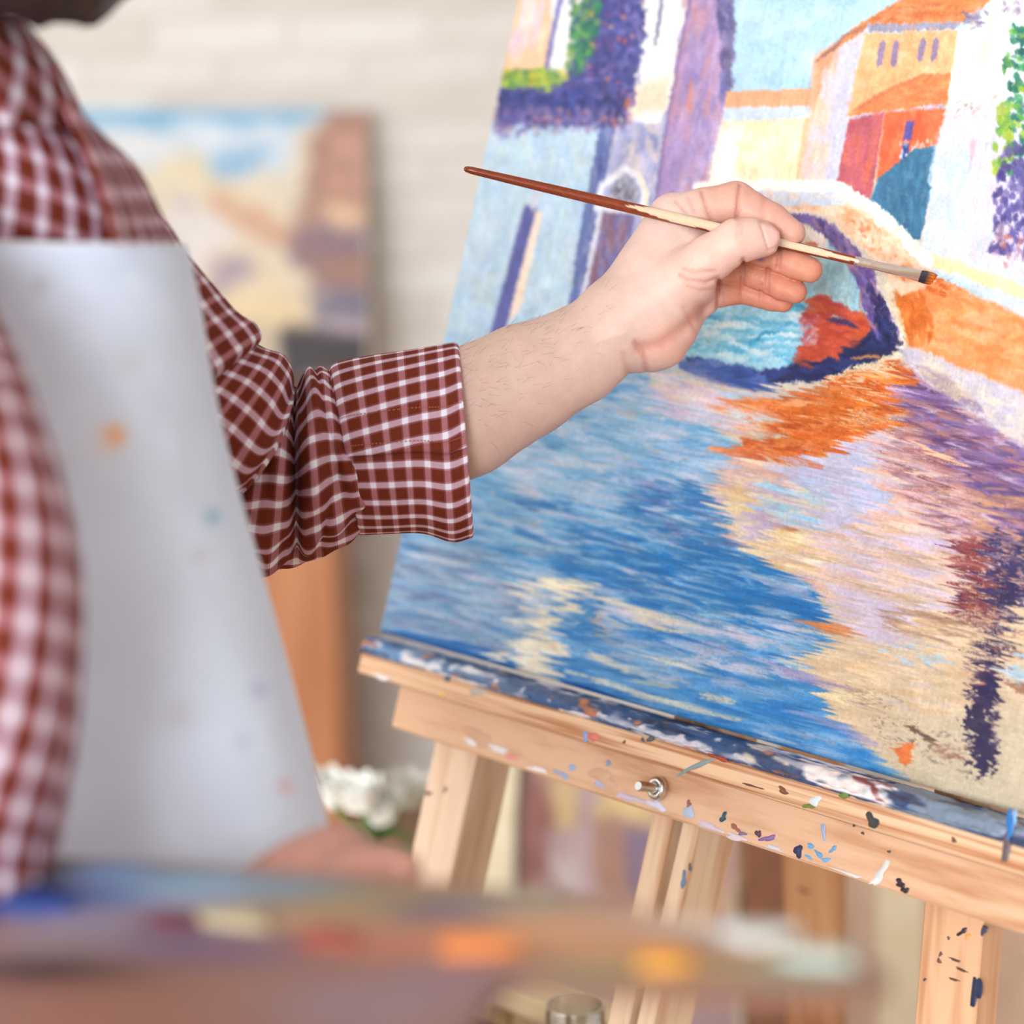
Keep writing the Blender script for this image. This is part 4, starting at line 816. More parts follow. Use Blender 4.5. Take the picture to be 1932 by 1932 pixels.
# ------------------------------------------------------------------ signed-distance modelling for skin
def surface_nets(D, org, step):
    Sg = D < 0; nx, ny, nz = D.shape
    c = [Sg[a:nx - 1 + a, b:ny - 1 + b, d:nz - 1 + d] for a in (0, 1) for b in (0, 1) for d in (0, 1)]
    tot = sum(x.astype(np.int8) for x in c); mask = (tot > 0) & (tot < 8)
    I, J, K = np.nonzero(mask); idx = np.full(mask.shape, -1, np.int64); idx[I, J, K] = np.arange(len(I))
    acc = np.zeros((len(I), 3)); cnt = np.zeros(len(I)); cr = [(a, b, d) for a in (0, 1) for b in (0, 1) for d in (0, 1)]
    val = {q: D[I + q[0], J + q[1], K + q[2]] for q in cr}
    for q in cr:
        for ax in range(3):
            if q[ax] == 0:
                q2 = list(q); q2[ax] = 1; q2 = tuple(q2); a, b = val[q], val[q2]; m_ = (a < 0) != (b < 0)
                t = np.where(m_, a / np.where(a == b, 1, a - b), 0); p = np.tile(np.array(q, float), (len(I), 1)); p[:, ax] = t
                acc[m_] += p[m_]; cnt[m_] += 1
    V = (np.stack([I, J, K], 1) + acc / cnt[:, None]) * step + np.asarray(org)
    Fs = []
    for ax in range(3):
        o = [a for a in range(3) if a != ax]; sh = list(D.shape); sh[ax] -= 1
        a_ = [slice(None)] * 3; b_ = [slice(None)] * 3; a_[ax] = slice(0, -1); b_[ax] = slice(1, None)
        A, B = Sg[tuple(a_)], Sg[tuple(b_)]; q = np.stack(np.nonzero(A != B), 1)
        ok = (q[:, o[0]] > 0) & (q[:, o[1]] > 0) & (q[:, o[0]] < D.shape[o[0]] - 1) & (q[:, o[1]] < D.shape[o[1]] - 1); q = q[ok]
        def cell(d0, d1):
            r = q.copy(); r[:, o[0]] -= d0; r[:, o[1]] -= d1; return idx[r[:, 0], r[:, 1], r[:, 2]]
        f = np.stack([cell(1, 1), cell(0, 1), cell(0, 0), cell(1, 0)], 1)
        flip = A[q[:, 0], q[:, 1], q[:, 2]]
        if ax == 1: flip = ~flip
        f[~flip] = f[~flip][:, ::-1]; Fs.append(f)
    Fs = np.concatenate(Fs); Fs = Fs[(Fs >= 0).all(1)]
    return V, Fs
class Field:
    def __init__(s, lo, hi, step):
        s.lo = np.asarray(lo, float); s.step = step; s.n = np.ceil((np.asarray(hi) - s.lo) / step).astype(int) + 1
        s.ax = [(s.lo[k] + step * np.arange(s.n[k])).astype(np.float32) for k in range(3)]
    def new(s): return np.full(tuple(s.n), 1e3, np.float32)
    def sub(s, a, b):
        return tuple(slice(max(0, int((a[k] - s.lo[k]) / s.step)), min(s.n[k], int((b[k] - s.lo[k]) / s.step) + 2)) for k in range(3))
    def xyz(s, sl): return s.ax[0][sl[0]][:, None, None], s.ax[1][sl[1]][None, :, None], s.ax[2][sl[2]][None, None, :]
def smin(a, b, k):
    if k <= 0: return np.minimum(a, b)
    h = np.clip(k - np.abs(a - b), 0, None) / k
    return np.minimum(a, b) - h * h * k * .25
def cone(fd, D, a, b, ra, rb, k=0, m_=30, wz=1.0):
    a, b = np.asarray(a, float), np.asarray(b, float); R = max(ra, rb) + m_ * fd.step
    sl = fd.sub(np.minimum(a, b) - R, np.maximum(a, b) + R)
    if any(q.start >= q.stop for q in sl): return D
    X, Y, Z = fd.xyz(sl); d = b - a; d2 = d * np.array([1, 1, wz]); L2 = float(d2 @ d2) + 1e-9
    h = np.clip(((X - a[0]) * d2[0] + (Y - a[1]) * d2[1] + (Z - a[2]) * wz * d2[2]) / L2, 0, 1)
    dist = np.sqrt((X - a[0] - h * d[0]) ** 2 + (Y - a[1] - h * d[1]) ** 2 + ((Z - a[2] - h * d[2]) * wz) ** 2) - (ra + (rb - ra) * h)
    D[sl] = smin(D[sl], dist.astype(np.float32), k); return D
def chain(fd, D, pts, k=0, m_=30, wz=1.0):
    for p, q in zip(pts[:-1], pts[1:]): cone(fd, D, p[:3], q[:3], p[3], q[3], k, m_, wz)
    return D
def ell(fd, D, c, r, k=0, m_=12, rot=None):
    c, r = np.asarray(c, float), np.asarray(r, float); R = max(r) + m_ * fd.step
    sl = fd.sub(c - R, c + R); X, Y, Z = fd.xyz(sl); q = [X - c[0], Y - c[1], Z - c[2]]
    if rot is not None: q = [rot[i][0] * q[0] + rot[i][1] * q[1] + rot[i][2] * q[2] for i in range(3)]
    k0 = np.sqrt((q[0] / r[0]) ** 2 + (q[1] / r[1]) ** 2 + (q[2] / r[2]) ** 2); k1 = np.sqrt((q[0] / r[0] ** 2) ** 2 + (q[1] / r[1] ** 2) ** 2 + (q[2] / r[2] ** 2) ** 2)
    dist = k0 * (k0 - 1) / np.maximum(k1, 1e-6)
    D[sl] = smin(D[sl], dist.astype(np.float32), k); return D

SKIN_M, nt, bs = m_vcol('skin', .5, .22, 620, .06, 120, .35)
bs.inputs['Subsurface Weight'].default_value = .12; bs.inputs['Subsurface Radius'].default_value = (1, .35, .2); bs.inputs['Subsurface Scale'].default_value = .004

# --- painting hand and forearm (his left), modelled in pixels at focus depth: (px, py, depth offset in px)
PXM = F / D0
fd = Field((480, 320, -150), (1590, 1130, 160), 2.5)
Pm = fd.new()
chain(fd, Pm, [(500, 925, 0, 100), (700, 858, 0, 116), (872, 780, 0, 121), (990, 718, 0, 107), (1086, 672, 2, 92), (1150, 628, 6, 84)], 10, 14, 1.12)
PALM = fd.new(); PALM[:] = Pm
for a, b, k in (((1172, 600, 22, 72), (1270, 412, 32, 47), 26), ((1185, 610, 34, 58), (1320, 458, 46, 42), 24), ((1200, 630, 38, 56), (1330, 505, 48, 38), 24), ((1212, 645, 30, 56), (1326, 560, 36, 34), 22),
                ((1236, 630, 2, 70), (1258, 608, 8, 64), 20), ((1175, 600, -8, 76), (1285, 530, -42, 52), 34), ((1262, 560, -16, 62), (1310, 532, -22, 44), 26), ((1236, 510, 2, 54), (1300, 462, 2, 30), 30)):
    cone(fd, PALM, a[:3], b[:3], a[3], b[3], k, 16)
FING = {
 'thumb': ([(1285, 530, -42, 52), (1340, 487, -56, 43), (1390, 455, -66, 41), (1418, 450, -62, 37), (1441, 451, -54, 33)], 12),
 'index': ([(1270, 412, 32, 46), (1330, 394, 34, 39), (1388, 382, 26, 39), (1422, 398, 16, 34), (1455, 415, 6, 32), (1495, 439, -4, 25)], 8),
 'middle': ([(1320, 458, 44, 40), (1400, 464, 50, 33), (1440, 478, 32, 29), (1470, 487, 18, 28), (1498, 498, 10, 28), (1527, 509, 2, 25)], 6),
 'ring': ([(1330, 505, 48, 37), (1402, 510, 56, 29), (1428, 519, 46, 27), (1450, 528, 36, 26), (1476, 540, 27, 26), (1500, 550, 20, 23)], 6),
 'little': ([(1326, 560, 36, 34), (1356, 553, 52, 27), (1400, 549, 66, 24.5), (1420, 554, 62, 23), (1438, 560, 57, 22), (1456, 565, 53, 21.5), (1477, 570, 48, 19.5)], 5)}
Dh = PALM.copy(); tints = {}
for nm, (pts, k) in FING.items():
    f_ = fd.new(); chain(fd, f_, pts, k, 14)
    tints[nm] = f_.copy(); Dh = np.minimum(Dh, smin(PALM, f_, 16 if nm == 'thumb' else 9))
# flexion creases and folds, cut into the side that faces the light
XX, YY = np.meshgrid(fd.ax[0], fd.ax[1], indexing='ij'); G2 = np.zeros_like(XX)
for pts, dep, sg in (([(1396, 350), (1393, 375), (1390, 410)], 5, 4), ([(1324, 362), (1331, 384), (1342, 416)], 4, 4), ([(1442, 372), (1438, 414)], 2, 6), ([(1276, 380), (1296, 402)], 2, 4), ([(1300, 372), (1312, 400)], 1.5, 4),
                     ([(1472, 468), (1468, 503)], 6, 4), ([(1402, 490), (1401, 530)], 6, 4), ([(1449, 508), (1446, 548)], 6, 4), ([(1356, 530), (1354, 580)], 8, 4), ([(1400, 526), (1400, 574)], 6, 4), ([(1437, 538), (1436, 582)], 5, 4),
                     ([(1354, 524), (1332, 533), (1300, 527), (1284, 518)], 3, 4), ([(1348, 512), (1312, 513), (1292, 506)], 2.2, 4), ([(1352, 545), (1320, 548), (1296, 540)], 1.8, 4), ([(1198, 646), (1212, 668), (1221, 704)], 3, 5), ([(1176, 668), (1188, 715)], 2, 6),
                     ([(1206, 656), (1246, 648), (1288, 618), (1322, 584)], 4, 13), ([(1320, 640), (1300, 600), (1290, 580)], 1.5, 5), ([(1395, 418), (1390, 445)], 1.5, 4), ([(1403, 416), (1400, 440)], 1.3, 3)):
    d_, _ = seg_dist(XX, YY, pts); G2 += dep * np.exp(-(d_ / sg) ** 2)
NAIL = [(1434, 420), (1456, 424), (1472, 437), (1474, 452), (1464, 467), (1450, 471), (1443, 448)]
nd, _ = seg_dist(XX, YY, NAIL + [NAIL[0]]); nin = inpoly(XX, YY, NAIL)
G2 += 2.2 * np.exp(-(nd / 2.4) ** 2) - np.where(nin, 1.0, 0) * np.clip(nd / 5, 0, 1)
# tendon and vein relief
G2 -= 2.0 * np.exp(-(seg_dist(XX, YY, [(1000, 690), (1100, 650), (1180, 628)])[0] / 9) ** 2)
front = np.clip((70 - fd.ax[2]) / 60, 0, 1)[None, None, :]
Dh += (G2[..., None] * front).astype(np.float32)
Dh[:2] = np.maximum(Dh[:2], 1)
V, Fc = surface_nets(Dh, fd.lo, fd.step)
# light smoothing
def smooth_mesh(V, Fq, it=2, lam=.5):
    e = np.concatenate([Fq[:, [i, (i + 1) % 4]] for i in range(4)]); n = len(V)
    for _ in range(it):
        s = np.zeros_like(V); c = np.zeros(n)
        np.add.at(s, e[:, 0], V[e[:, 1]]); np.add.at(s, e[:, 1], V[e[:, 0]]); np.add.at(c, e[:, 0], 1); np.add.at(c, e[:, 1], 1)
        V = V + lam * (s / np.maximum(c, 1)[:, None] - V)
    return V
V = smooth_mesh(V, Fc, 1, .3)
q = np.clip(((V - fd.lo) / fd.step).round().astype(int), 0, fd.n - 1)
col = np.tile(np.array((220, 191, 181), float), (len(V), 1))
def blend(m_, c):
    global col
    col = col * (1 - m_[:, None]) + np.array(c) * m_[:, None]
fx_ = np.clip((V[:, 0] - 1100) / 150, 0, 1); blend((1 - fx_) * .8, (208, 181, 169))
for nm, c in (('index', (208, 154, 136)), ('middle', (200, 128, 102)), ('ring', (194, 120, 94)), ('little', (192, 118, 92))):
    t_ = tints[nm][q[:, 0], q[:, 1], q[:, 2]]; on = np.clip(1 - np.abs(t_) / 12, 0, 1) * np.clip((V[:, 0] - (1290 if nm == 'index' else 1330)) / 60, 0, 1); blend(on * .9, c)
tt = tints['thumb'][q[:, 0], q[:, 1], q[:, 2]]; blend(np.clip(1 - np.abs(tt) / 12, 0, 1) * .5, (220, 176, 160))
blend(np.clip(1 - np.hypot(V[:, 0] - 1262, V[:, 1] - 655) / 70, 0, 1) * .6, (222, 166, 146))
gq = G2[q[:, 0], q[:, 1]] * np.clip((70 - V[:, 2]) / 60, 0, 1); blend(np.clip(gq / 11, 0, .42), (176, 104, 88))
isn = inpoly(V[:, 0], V[:, 1], np.array(NAIL)) & (V[:, 2] < -70); blend(isn * .9, (236, 190, 182))
blend(np.clip(1 - np.hypot((V[:, 0] - 1436) / 1.6, V[:, 1] - 490) / 6, 0, 1) * (V[:, 2] > -20) * .8, (88, 74, 150))
gq2 = np.random.default_rng(3).random(len(V)); blend(gq2 * .10, (200, 120, 100))
HAND_W = at(V[:, 0], V[:, 1], D0 + V[:, 2] / PXM); HAND_F = Fc; HAND_C = col; HAND_PX = V

# ------------------------------------------------------------------ the painter
FD = np.array([.82, -.57, 0]); FD /= np.linalg.norm(FD); LD = np.array([-FD[1], FD[0], 0])      # chest direction, his left
hipc = at(90, 1850, 1.09); hipc = np.array([hipc[0], hipc[1], .95])
person = empty('person', (hipc[0], hipc[1], 0), 'man in a brown checked shirt and white apron painting with his outstretched hand', 'person')

# palette-holding hand (his right), in pixels at depth .95
DR = .95; PXR = F / DR
fr = Field((150, 1490, -340), (840, 2060, 220), 6.0)
Dr = fr.new()
chain(fr, Dr, [(120, 1900, 20, 170), (300, 1850, 10, 150), (450, 1770, 0, 112)], 20, 12)
for a, b, k in (((450, 1770, 0, 112), (590, 1672, 0, 98), 40), ((560, 1690, 20, 90), (640, 1628, 10, 74), 30), ((590, 1680, -20, 80), (676, 1648, -60, 62), 30)): cone(fr, Dr, a[:3], b[:3], a[3], b[3], k, 12)
base = Dr.copy()
for pts in ([(640, 1628, 20, 62), (720, 1668, 30, 50), (740, 1750, 20, 44), (700, 1800, -10, 38)], [(630, 1650, 60, 58), (705, 1700, 80, 48), (716, 1780, 70, 42), (670, 1820, 40, 37)], [(610, 1680, 100, 54), (670, 1735, 120, 46), (672, 1800, 105, 40), (630, 1830, 80, 35)], [(580, 1710, 130, 48), (625, 1765, 150, 40), (620, 1815, 140, 34), (590, 1840, 115, 30)], [(600, 1690, -60, 64), (690, 1640, -150, 46), (735, 1632, -220, 40), (765, 1640, -290, 32)]):
    f_ = fr.new(); chain(fr, f_, pts, 8, 12); Dr = np.minimum(Dr, smin(base, f_, 24))
Vr, Fr = surface_nets(Dr, fr.lo, fr.step); RH_W = at(Vr[:, 0], Vr[:, 1], DR + Vr[:, 2] / PXR)
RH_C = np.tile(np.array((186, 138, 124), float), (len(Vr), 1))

# head, neck, trunk, upper arms in metres
HD = np.array([.88, .47, -.10]); HD /= np.linalg.norm(HD); HL = np.array([-.47, .88, 0]); HL /= np.linalg.norm(HL); HU = np.cross(HD, HL)
HC = np.array([-.216, 1.014, 1.636]); ROT = [HD, HL, HU]
def hp(a, b, c): return HC + HD * a + HL * b + HU * c
fb = Field((-.62, .55, .78), (.05, 1.48, 1.80), .0085)
Db = fb.new()
def C_(a, b, ra, rb, k=.03): cone(fb, Db, a, b, ra, rb, k, 8)
ell(fb, Db, hp(-.012, 0, .022), (.098, .077, .104), .02, 6, ROT)
ell(fb, Db, hp(.030, 0, -.058), (.064, .056, .062), .03, 6, ROT)
C_(hp(.088, 0, .026), hp(.114, 0, -.018), .010, .015, .012); C_(hp(.080, -.036, .040), hp(.080, .036, .040), .013, .013, .015)
for s_ in (-1, 1):
    ell(fb, Db, hp(-.008, .077 * s_, 0), (.020, .010, .032), .008, 6, ROT); C_(hp(.070, .030 * s_, -.012), hp(.055, .05 * s_, -.03), .018, .02, .02); C_(hp(.107, .010 * s_, -.022), hp(.100, .012 * s_, -.02), .009, .009, .008)
C_(hp(.086, -.016, -.052), hp(.086, .016, -.052), .0085, .0085, .008); C_(hp(.083, -.012, -.064), hp(.083, .012, -.064), .0085, .0085, .006)
NB = np.array([-.300, 1.055, 1.40])
C_(NB, hp(-.03, 0, -.05), .052, .052, .03)
TC = [np.array(at(-150, 330, 1.09)), np.array(at(-130, 600, 1.09)), np.array(at(-60, 1100, 1.08)), np.array(at(40, 1600, 1.09)), hipc]
for a, b, ra in zip(TC[:-1], TC[1:], (.062, .066, .066, .07)): C_(a, b, ra, ra, .02)
def A_(pts, k=.012):
    for (a, ra), (b, rb) in zip(pts[:-1], pts[1:]): C_(a, b, ra, rb, k)
SHR = TC[0] - LD * .07 - np.array([0, 0, .03]); ELR = np.array(at(-110, 1800, .895))
A_([(TC[0], .045), (at(30, 440, 1.155), .036), (at(150, 520, 1.205), .037), (at(290, 730, 1.28), .033), (at(400, 860, 1.35), .024), (at(480, 915, 1.382), .022), (at(640, 885, 1.38), .031)])
A_([(TC[0], .045), (SHR, .030), (at(-290, 640, .95), .030), (at(-190, 1150, .885), .036), (ELR, .036), (at(220, 1870, .945), .034)])
C_(TC[0], NB, .045, .054, .02)
Vb, Fb = surface_nets(Db, fb.lo, fb.step); Vb = smooth_mesh(Vb, Fb, 1, .5)
BC = np.tile(np.array((206, 160, 140), float), (len(Vb), 1))
lip = np.exp(-(((Vb - hp(.086, 0, -.058)) ** 2).sum(1)) / .018 ** 2); BC = BC * (1 - lip[:, None] * .6) + np.array((176, 96, 90)) * lip[:, None] * .6
allV = np.concatenate([HAND_W, RH_W, Vb]); allF = np.concatenate([HAND_F, Fr + len(HAND_W), Fb + len(HAND_W) + len(RH_W)])
body = mesh('body', allV, allF, SKIN_M, person, True, None, lin(np.concatenate([HAND_C, RH_C, BC])))
bm_fix(body)
# eyes
for s_ in (-1, 1):
    b = MB(); c = hp(.071, .033 * s_, .016)
    b._lathe(c, HD, [(.0125 * -cos(t), max(1e-5, .0125 * sin(t))) for t in np.linspace(0, pi, 12)], 16); ey = b.build('eye', m_plain('eye_white', (232, 226, 220), .15), person, True)
    ib = MB(); ib._lathe(c + HD * .0108, HD, [(0, .0062), (.0014, .0054), (.0021, .003), (.0022, .0002)], 16); ib.build('iris', m_plain('dark_iris', (48, 32, 24), .1), ey, True)
# hair and beard
HAIR_M = m_noise('dark_hair', (30, 22, 20), (52, 38, 32), 90, .45, .6, 300)
def shell(name, r_extra, keep, c=(-.012, 0, .022), r=(.098, .077, .104)):
    g = Field(HC - .2, HC + .2, .0055); D = g.new(); ell(g, D, hp(*c), tuple(np.array(r) + r_extra), 0, 20, ROT)
    X, Y, Z = np.meshgrid(*g.ax, indexing='ij'); q = np.stack([X, Y, Z], -1) - HC
    a, l, u = q @ HD, q @ HL, q @ HU
    g3 = np.random.default_rng(5).normal(size=(14, 3)) * 150; wob = sum(.0011 * np.sin(X * q_[0] + Y * q_[1] + Z * q_[2] * .5 + k_) for k_, q_ in enumerate(g3))
    D = np.maximum(D + wob.astype(np.float32), keep(a, l, u).astype(np.float32)); V, Fc_ = surface_nets(D, g.lo, g.step)
    o = mesh(name, smooth_mesh(V, Fc_, 1, .5), Fc_, HAIR_M, person, True); bm_fix(o); return o
shell('hair', .013, lambda a, l, u: np.maximum(-.06 - u, np.where(u > .062, -1, a - (.02 + .045 * np.clip((u - .01) / .05, 0, 1)))) )
shell('beard', .016, lambda a, l, u: np.maximum(u + .040 - .5 * np.clip(np.abs(l) - .03, 0, .1), -a - .005), (.034, 0, -.062), (.066, .058, .062))

# clothing: tubes whose outlines are given by opposite edge pixels T and B, centre depth, tilt and depth radius
def catmull(A, n):
    A = np.asarray(A, float); m_ = len(A); t = np.linspace(0, m_ - 1, n); i = np.clip(t.astype(int), 0, m_ - 2); f = (t - i)[:, None]
    p0, p1, p2, p3 = A[np.clip(i - 1, 0, m_ - 1)], A[i], A[i + 1], A[np.clip(i + 2, 0, m_ - 1)]
    return .5 * ((2 * p1) + (-p0 + p2) * f + (2 * p0 - 5 * p1 + 4 * p2 - p3) * f ** 2 + (-p0 + 3 * p1 - 3 * p2 + p3) * f ** 3)
def rtube(st, ns, nth, th0=0.0, th1=2 * pi, disp=None, bow=None, off=0.0, urot=0.0, u0=0.0, psc=1.0, sq=1.0):
    """returns V (ns*nth,3) and uv in plaid periods"""
    S = catmull(st, ns); th = np.linspace(th0, th1, nth); f = np.linspace(0, 1, ns)
    Sg, Tg = np.meshgrid(f, th, indexing='ij'); Tp, Bp = S[:, 0:2], S[:, 2:4]; cen = (Tp + Bp) / 2; half = (Tp - Bp) / 2
    k = 1 + (disp(Sg, Tg) if disp is not None else 0) + (off if np.isscalar(off) else off[None, :])
    cT, sT = np.sign(np.cos(Tg)) * np.abs(np.cos(Tg)) ** sq, np.sign(np.sin(Tg)) * np.abs(np.sin(Tg)) ** sq
    px = cen[:, None, :] + half[:, None, :] * (cT * k)[..., None]
    d = S[:, 4][:, None] + S[:, 5][:, None] * cT - S[:, 6][:, None] * sT * k
    if bow is not None:
        ax = np.gradient(cen, axis=0); ax /= np.linalg.norm(ax, axis=1)[:, None] + 1e-9
        px = px + ax[:, None, :] * (bow(Sg, Tg))[..., None]
    V = at(px[..., 0], px[..., 1], d)
    cw = V.mean(1); ln_ = np.concatenate([[0], np.cumsum(np.linalg.norm(np.diff(cw, axis=0), axis=1))])
    rad = np.linalg.norm(V - cw[:, None, :], axis=2).mean()
    u = Tg * rad / PERIOD / psc + u0; v = np.repeat(ln_[:, None], nth, 1) / PERIOD / psc
    uv = np.stack([u * cos(urot) - v * sin(urot), u * sin(urot) + v * cos(urot)], -1)
    return V.reshape(-1, 3), uv.reshape(-1, 2), grid_faces(ns, nth)
def cloth(name, pieces, parent, mat=PLAID, solid=.0012):
    Vs, Us, Fs = [], [], []; b = 0
    for V, uv, Fq in pieces: Vs.append(V); Us.append(uv); Fs.append(Fq + b); b += len(V)
    o = mesh(name, np.concatenate(Vs), np.concatenate(Fs), mat, parent, True, np.concatenate(Us))
    if solid:
        md = o.modifiers.new('thickness', 'SOLIDIFY'); md.thickness = solid; md.offset = 0
    return o
def folds(seed, amp, fs, ft):
    g = np.random.default_rng(seed); ph = g.random(6) * 6
    return lambda s, t: amp * (np.sin(fs * s * 6.28 + 1.6 * np.sin(t + ph[0]) + ph[1]) + .6 * np.sin(fs * 1.7 * s * 6.28 + ft * t + ph[2]) + .4 * np.sin(ft * 2 * t + ph[3] + 4 * s)) / 2

torso_st = [(40, 90, -330, 50, 1.075, .02, .058), (125, 190, -440, 130, 1.095, .02, .095), (232, 300, -540, 250, 1.115, .02, .105), (288, 392, -600, 350, 1.120, .02, .112), (318, 480, -630, 450, 1.120, .02, .112), (345, 620, -620, 620, 1.120, .015, .11), (392, 850, -580, 850, 1.115, .015, .11), (455, 1100, -500, 1130, 1.105, .015, .11), (515, 1350, -440, 1400, 1.105, .015, .11), (560, 1560, -410, 1640, 1.105, .015, .11), (590, 1800, -400, 1900, 1.105, .015, .115), (600, 2040, -400, 2140, 1.105, .015, .12)]
shirt = cloth('shirt', [rtube(torso_st, 120, 150, disp=folds(4, .012, 4, 3), urot=.25, psc=1.5, sq=.7)], person)
# far sleeve in overlapping gathers
A_st = [(180, 250, -80, 430, 1.14, .02, .062), (300, 398, 0, 560, 1.19, .02, .062), (350, 470, 60, 650, 1.22, .02, .060), (405, 548, 120, 730, 1.25, .02, .058), (455, 592, 165, 800, 1.275, .02, .058), (482, 616, 185, 840, 1.29, .02, .060), (489, 640, 200, 862, 1.30, .02, .060), (472, 662, 230, 850, 1.305, .02, .050), (430, 690, 270, 830, 1.305, .02, .035)]
B_st = [(420, 590, 200, 800, 1.285, .015, .050), (462, 634, 232, 850, 1.305, .015, .056), (505, 656, 262, 900, 1.325, .015, .060), (535, 676, 296, 945, 1.342, .012, .061), (549, 698, 330, 975, 1.352, .012, .061), (551, 722, 362, 985, 1.358, .012, .057), (536, 744, 396, 968, 1.36, .012, .046)]
C_st = [(405, 700, 300, 1112, 1.352, .0, .034), (470, 690, 400, 1100, 1.365, .0, .040), (500, 706, 448, 1090, 1.368, .0, .046), (528, 716, 492, 1078, 1.37, .0, .048), (552, 732, 530, 1068, 1.372, .0, .044), (562, 728, 562, 1058, 1.373, .0, .042), (576, 702, 594, 1046, 1.374, .0, .049), (600, 690, 626, 1034, 1.376, .0, .050), (622, 702, 660, 1016, 1.377, .0, .047), (640, 726, 690, 996, 1.378, .0, .044), (660, 742, 720, 980, 1.378, .0, .040)]
def gather(s, t):
    s = (s - .1) / .9
    fr_ = np.clip(np.sin(t), 0, 1) ** .7; c = np.cos(t)
    g = -.30 * np.exp(-((s - .41 + .03 * c) / .040) ** 2) * fr_ + .13 * np.exp(-((s - .27) / .07) ** 2) * fr_ + .12 * np.exp(-((s - .58 - .05 * c) / .07) ** 2) * fr_
    g = g - .10 * np.exp(-((s - .74 + .10 * c) / .035) ** 2) * np.clip(np.cos(t - .6), 0, 1) + .045 * np.sin(26 * s + 5 * c) * fr_
    g = g + .05 * np.exp(-((s - .16 + .12 * c) / .05) ** 2) * fr_ - .07 * np.exp(-((s - .68 - .22 * (c + .5)) / .03) ** 2) * fr_
    return g + .045 * np.sin(11 * t + 9 * s) * np.clip(-c, 0, 1) + .012 * np.sin(40 * s + 9 * t)
bowB = lambda s, t: 46 * np.clip(np.sin(t), 0, 1) * s ** 2
sleeve = cloth('sleeve', [rtube(A_st, 90, 110, disp=folds(8, .03, 3, 2), urot=.08, psc=1.5), rtube(B_st, 80, 110, disp=folds(9, .034, 2.2, 2), bow=bowB, urot=-.1, u0=.3, psc=1.25), rtube(C_st, 130, 140, disp=gather, urot=.0, u0=.1, psc=1.1)], shirt)
# rolled cuff, a sheet wound over itself
D_st = [(632, 722, 690, 985, 1.379, 0, .036), (624, 706, 678, 1000, 1.379, 0, .043), (640, 692, 690, 1006, 1.379, 0, .046), (700, 679, 740, 1010, 1.38, 0, .047), (780, 668, 800, 1012, 1.38, 0, .047), (830, 661, 852, 1024, 1.38, 0, .046), (857, 656, 884, 1012, 1.38, 0, .045), (863, 657, 890, 1006, 1.38, 0, .0445), (861, 664, 888, 996, 1.38, 0, .043), (835, 672, 860, 990, 1.38, 0, .042), (760, 690, 780, 985, 1.38, 0, .040)]
nth = 170; ths = radians(94); span = 2 * pi + .30
offc = np.linspace(.05, -.012, nth)
cuffdisp = lambda s, t: .012 * np.sin(3 * t + 5 * s) + .03 * np.exp(-((t + pi) / .5) ** 2) * np.sin(9 * s + 1) + .008 * np.sin(14 * s + 2 * t)
V, uv, Fq = rtube(D_st, 90, nth, ths, ths - span, disp=cuffdisp, off=offc, urot=.0)
tv = np.tile(np.linspace(ths, ths - span, nth), (90, 1)).ravel()
up_ = np.clip((tv - radians(-30)) / radians(60), 0, 1); uv[:, 0] += up_ * .16 * (uv[:, 1] - uv[:, 1].mean())     # the outer flap lies askew
cuff = cloth('cuff', [(V, uv, Fq)], shirt, PLAID, .0014)
# stitching along the free edge of the cuff
st_b = MB(); VV_ = V.reshape(90, nth, 3)
for off_i in (3, 12):
    for i in range(4, 60):
        p = VV_[i, off_i]; q2 = VV_[i + 1, off_i]; nrm = p - VV_[i].mean(0); nrm /= np.linalg.norm(nrm)
        a, b_ = p * .8 + q2 * .2 + nrm * .0009, p * .25 + q2 * .75 + nrm * .0009; st_b.tube([a, b_], 0.00032, 5)
st_b.build('stitching', m_plain('thread', (176, 100, 72), .8), cuff)
# near sleeve
N_st = [(-240, 190, -480, 300, 1.05, .0, .05), (-130, 330, -580, 400, .99, .0, .062), (-20, 560, -540, 640, .93, .0, .056), (62, 745, -520, 800, .89, .0, .054), (124, 950, -500, 980, .875, .0, .054), (156, 1150, -480, 1170, .87, .0, .054), (152, 1350, -470, 1360, .87, .0, .054), (122, 1520, -470, 1540, .875, .0, .054), (104, 1640, -450, 1700, .885, .0, .054), (130, 1760, -380, 1930, .895, .0, .052), (190, 1770, -260, 2060, .905, 0, .048), (250, 1765, -120, 2070, .915, 0, .044)]
nsl = cloth('sleeve', [rtube(N_st, 140, 120, disp=folds(12, .02, 3, 2), urot=.18, psc=1.5)], shirt)
# collar: a stand and a turned-down leaf, open at the throat
K_st = [(36, 70, -360, 60, 1.045, .02, .060), (42, 40, -372, 25, 1.045, .02, .064), (60, 62, -380, 40, 1.045, .02, .068), (105, 120, -400, 95, 1.05, .025, .078), (150, 205, -430, 150, 1.055, .03, .088), (170, 250, -440, 180, 1.06, .03, .092)]
collar = cloth('collar', [rtube(K_st, 40, 120, radians(64), radians(-280), disp=folds(15, .012, 1, 2), urot=.7, psc=1.4)], shirt, PLAID, .002)
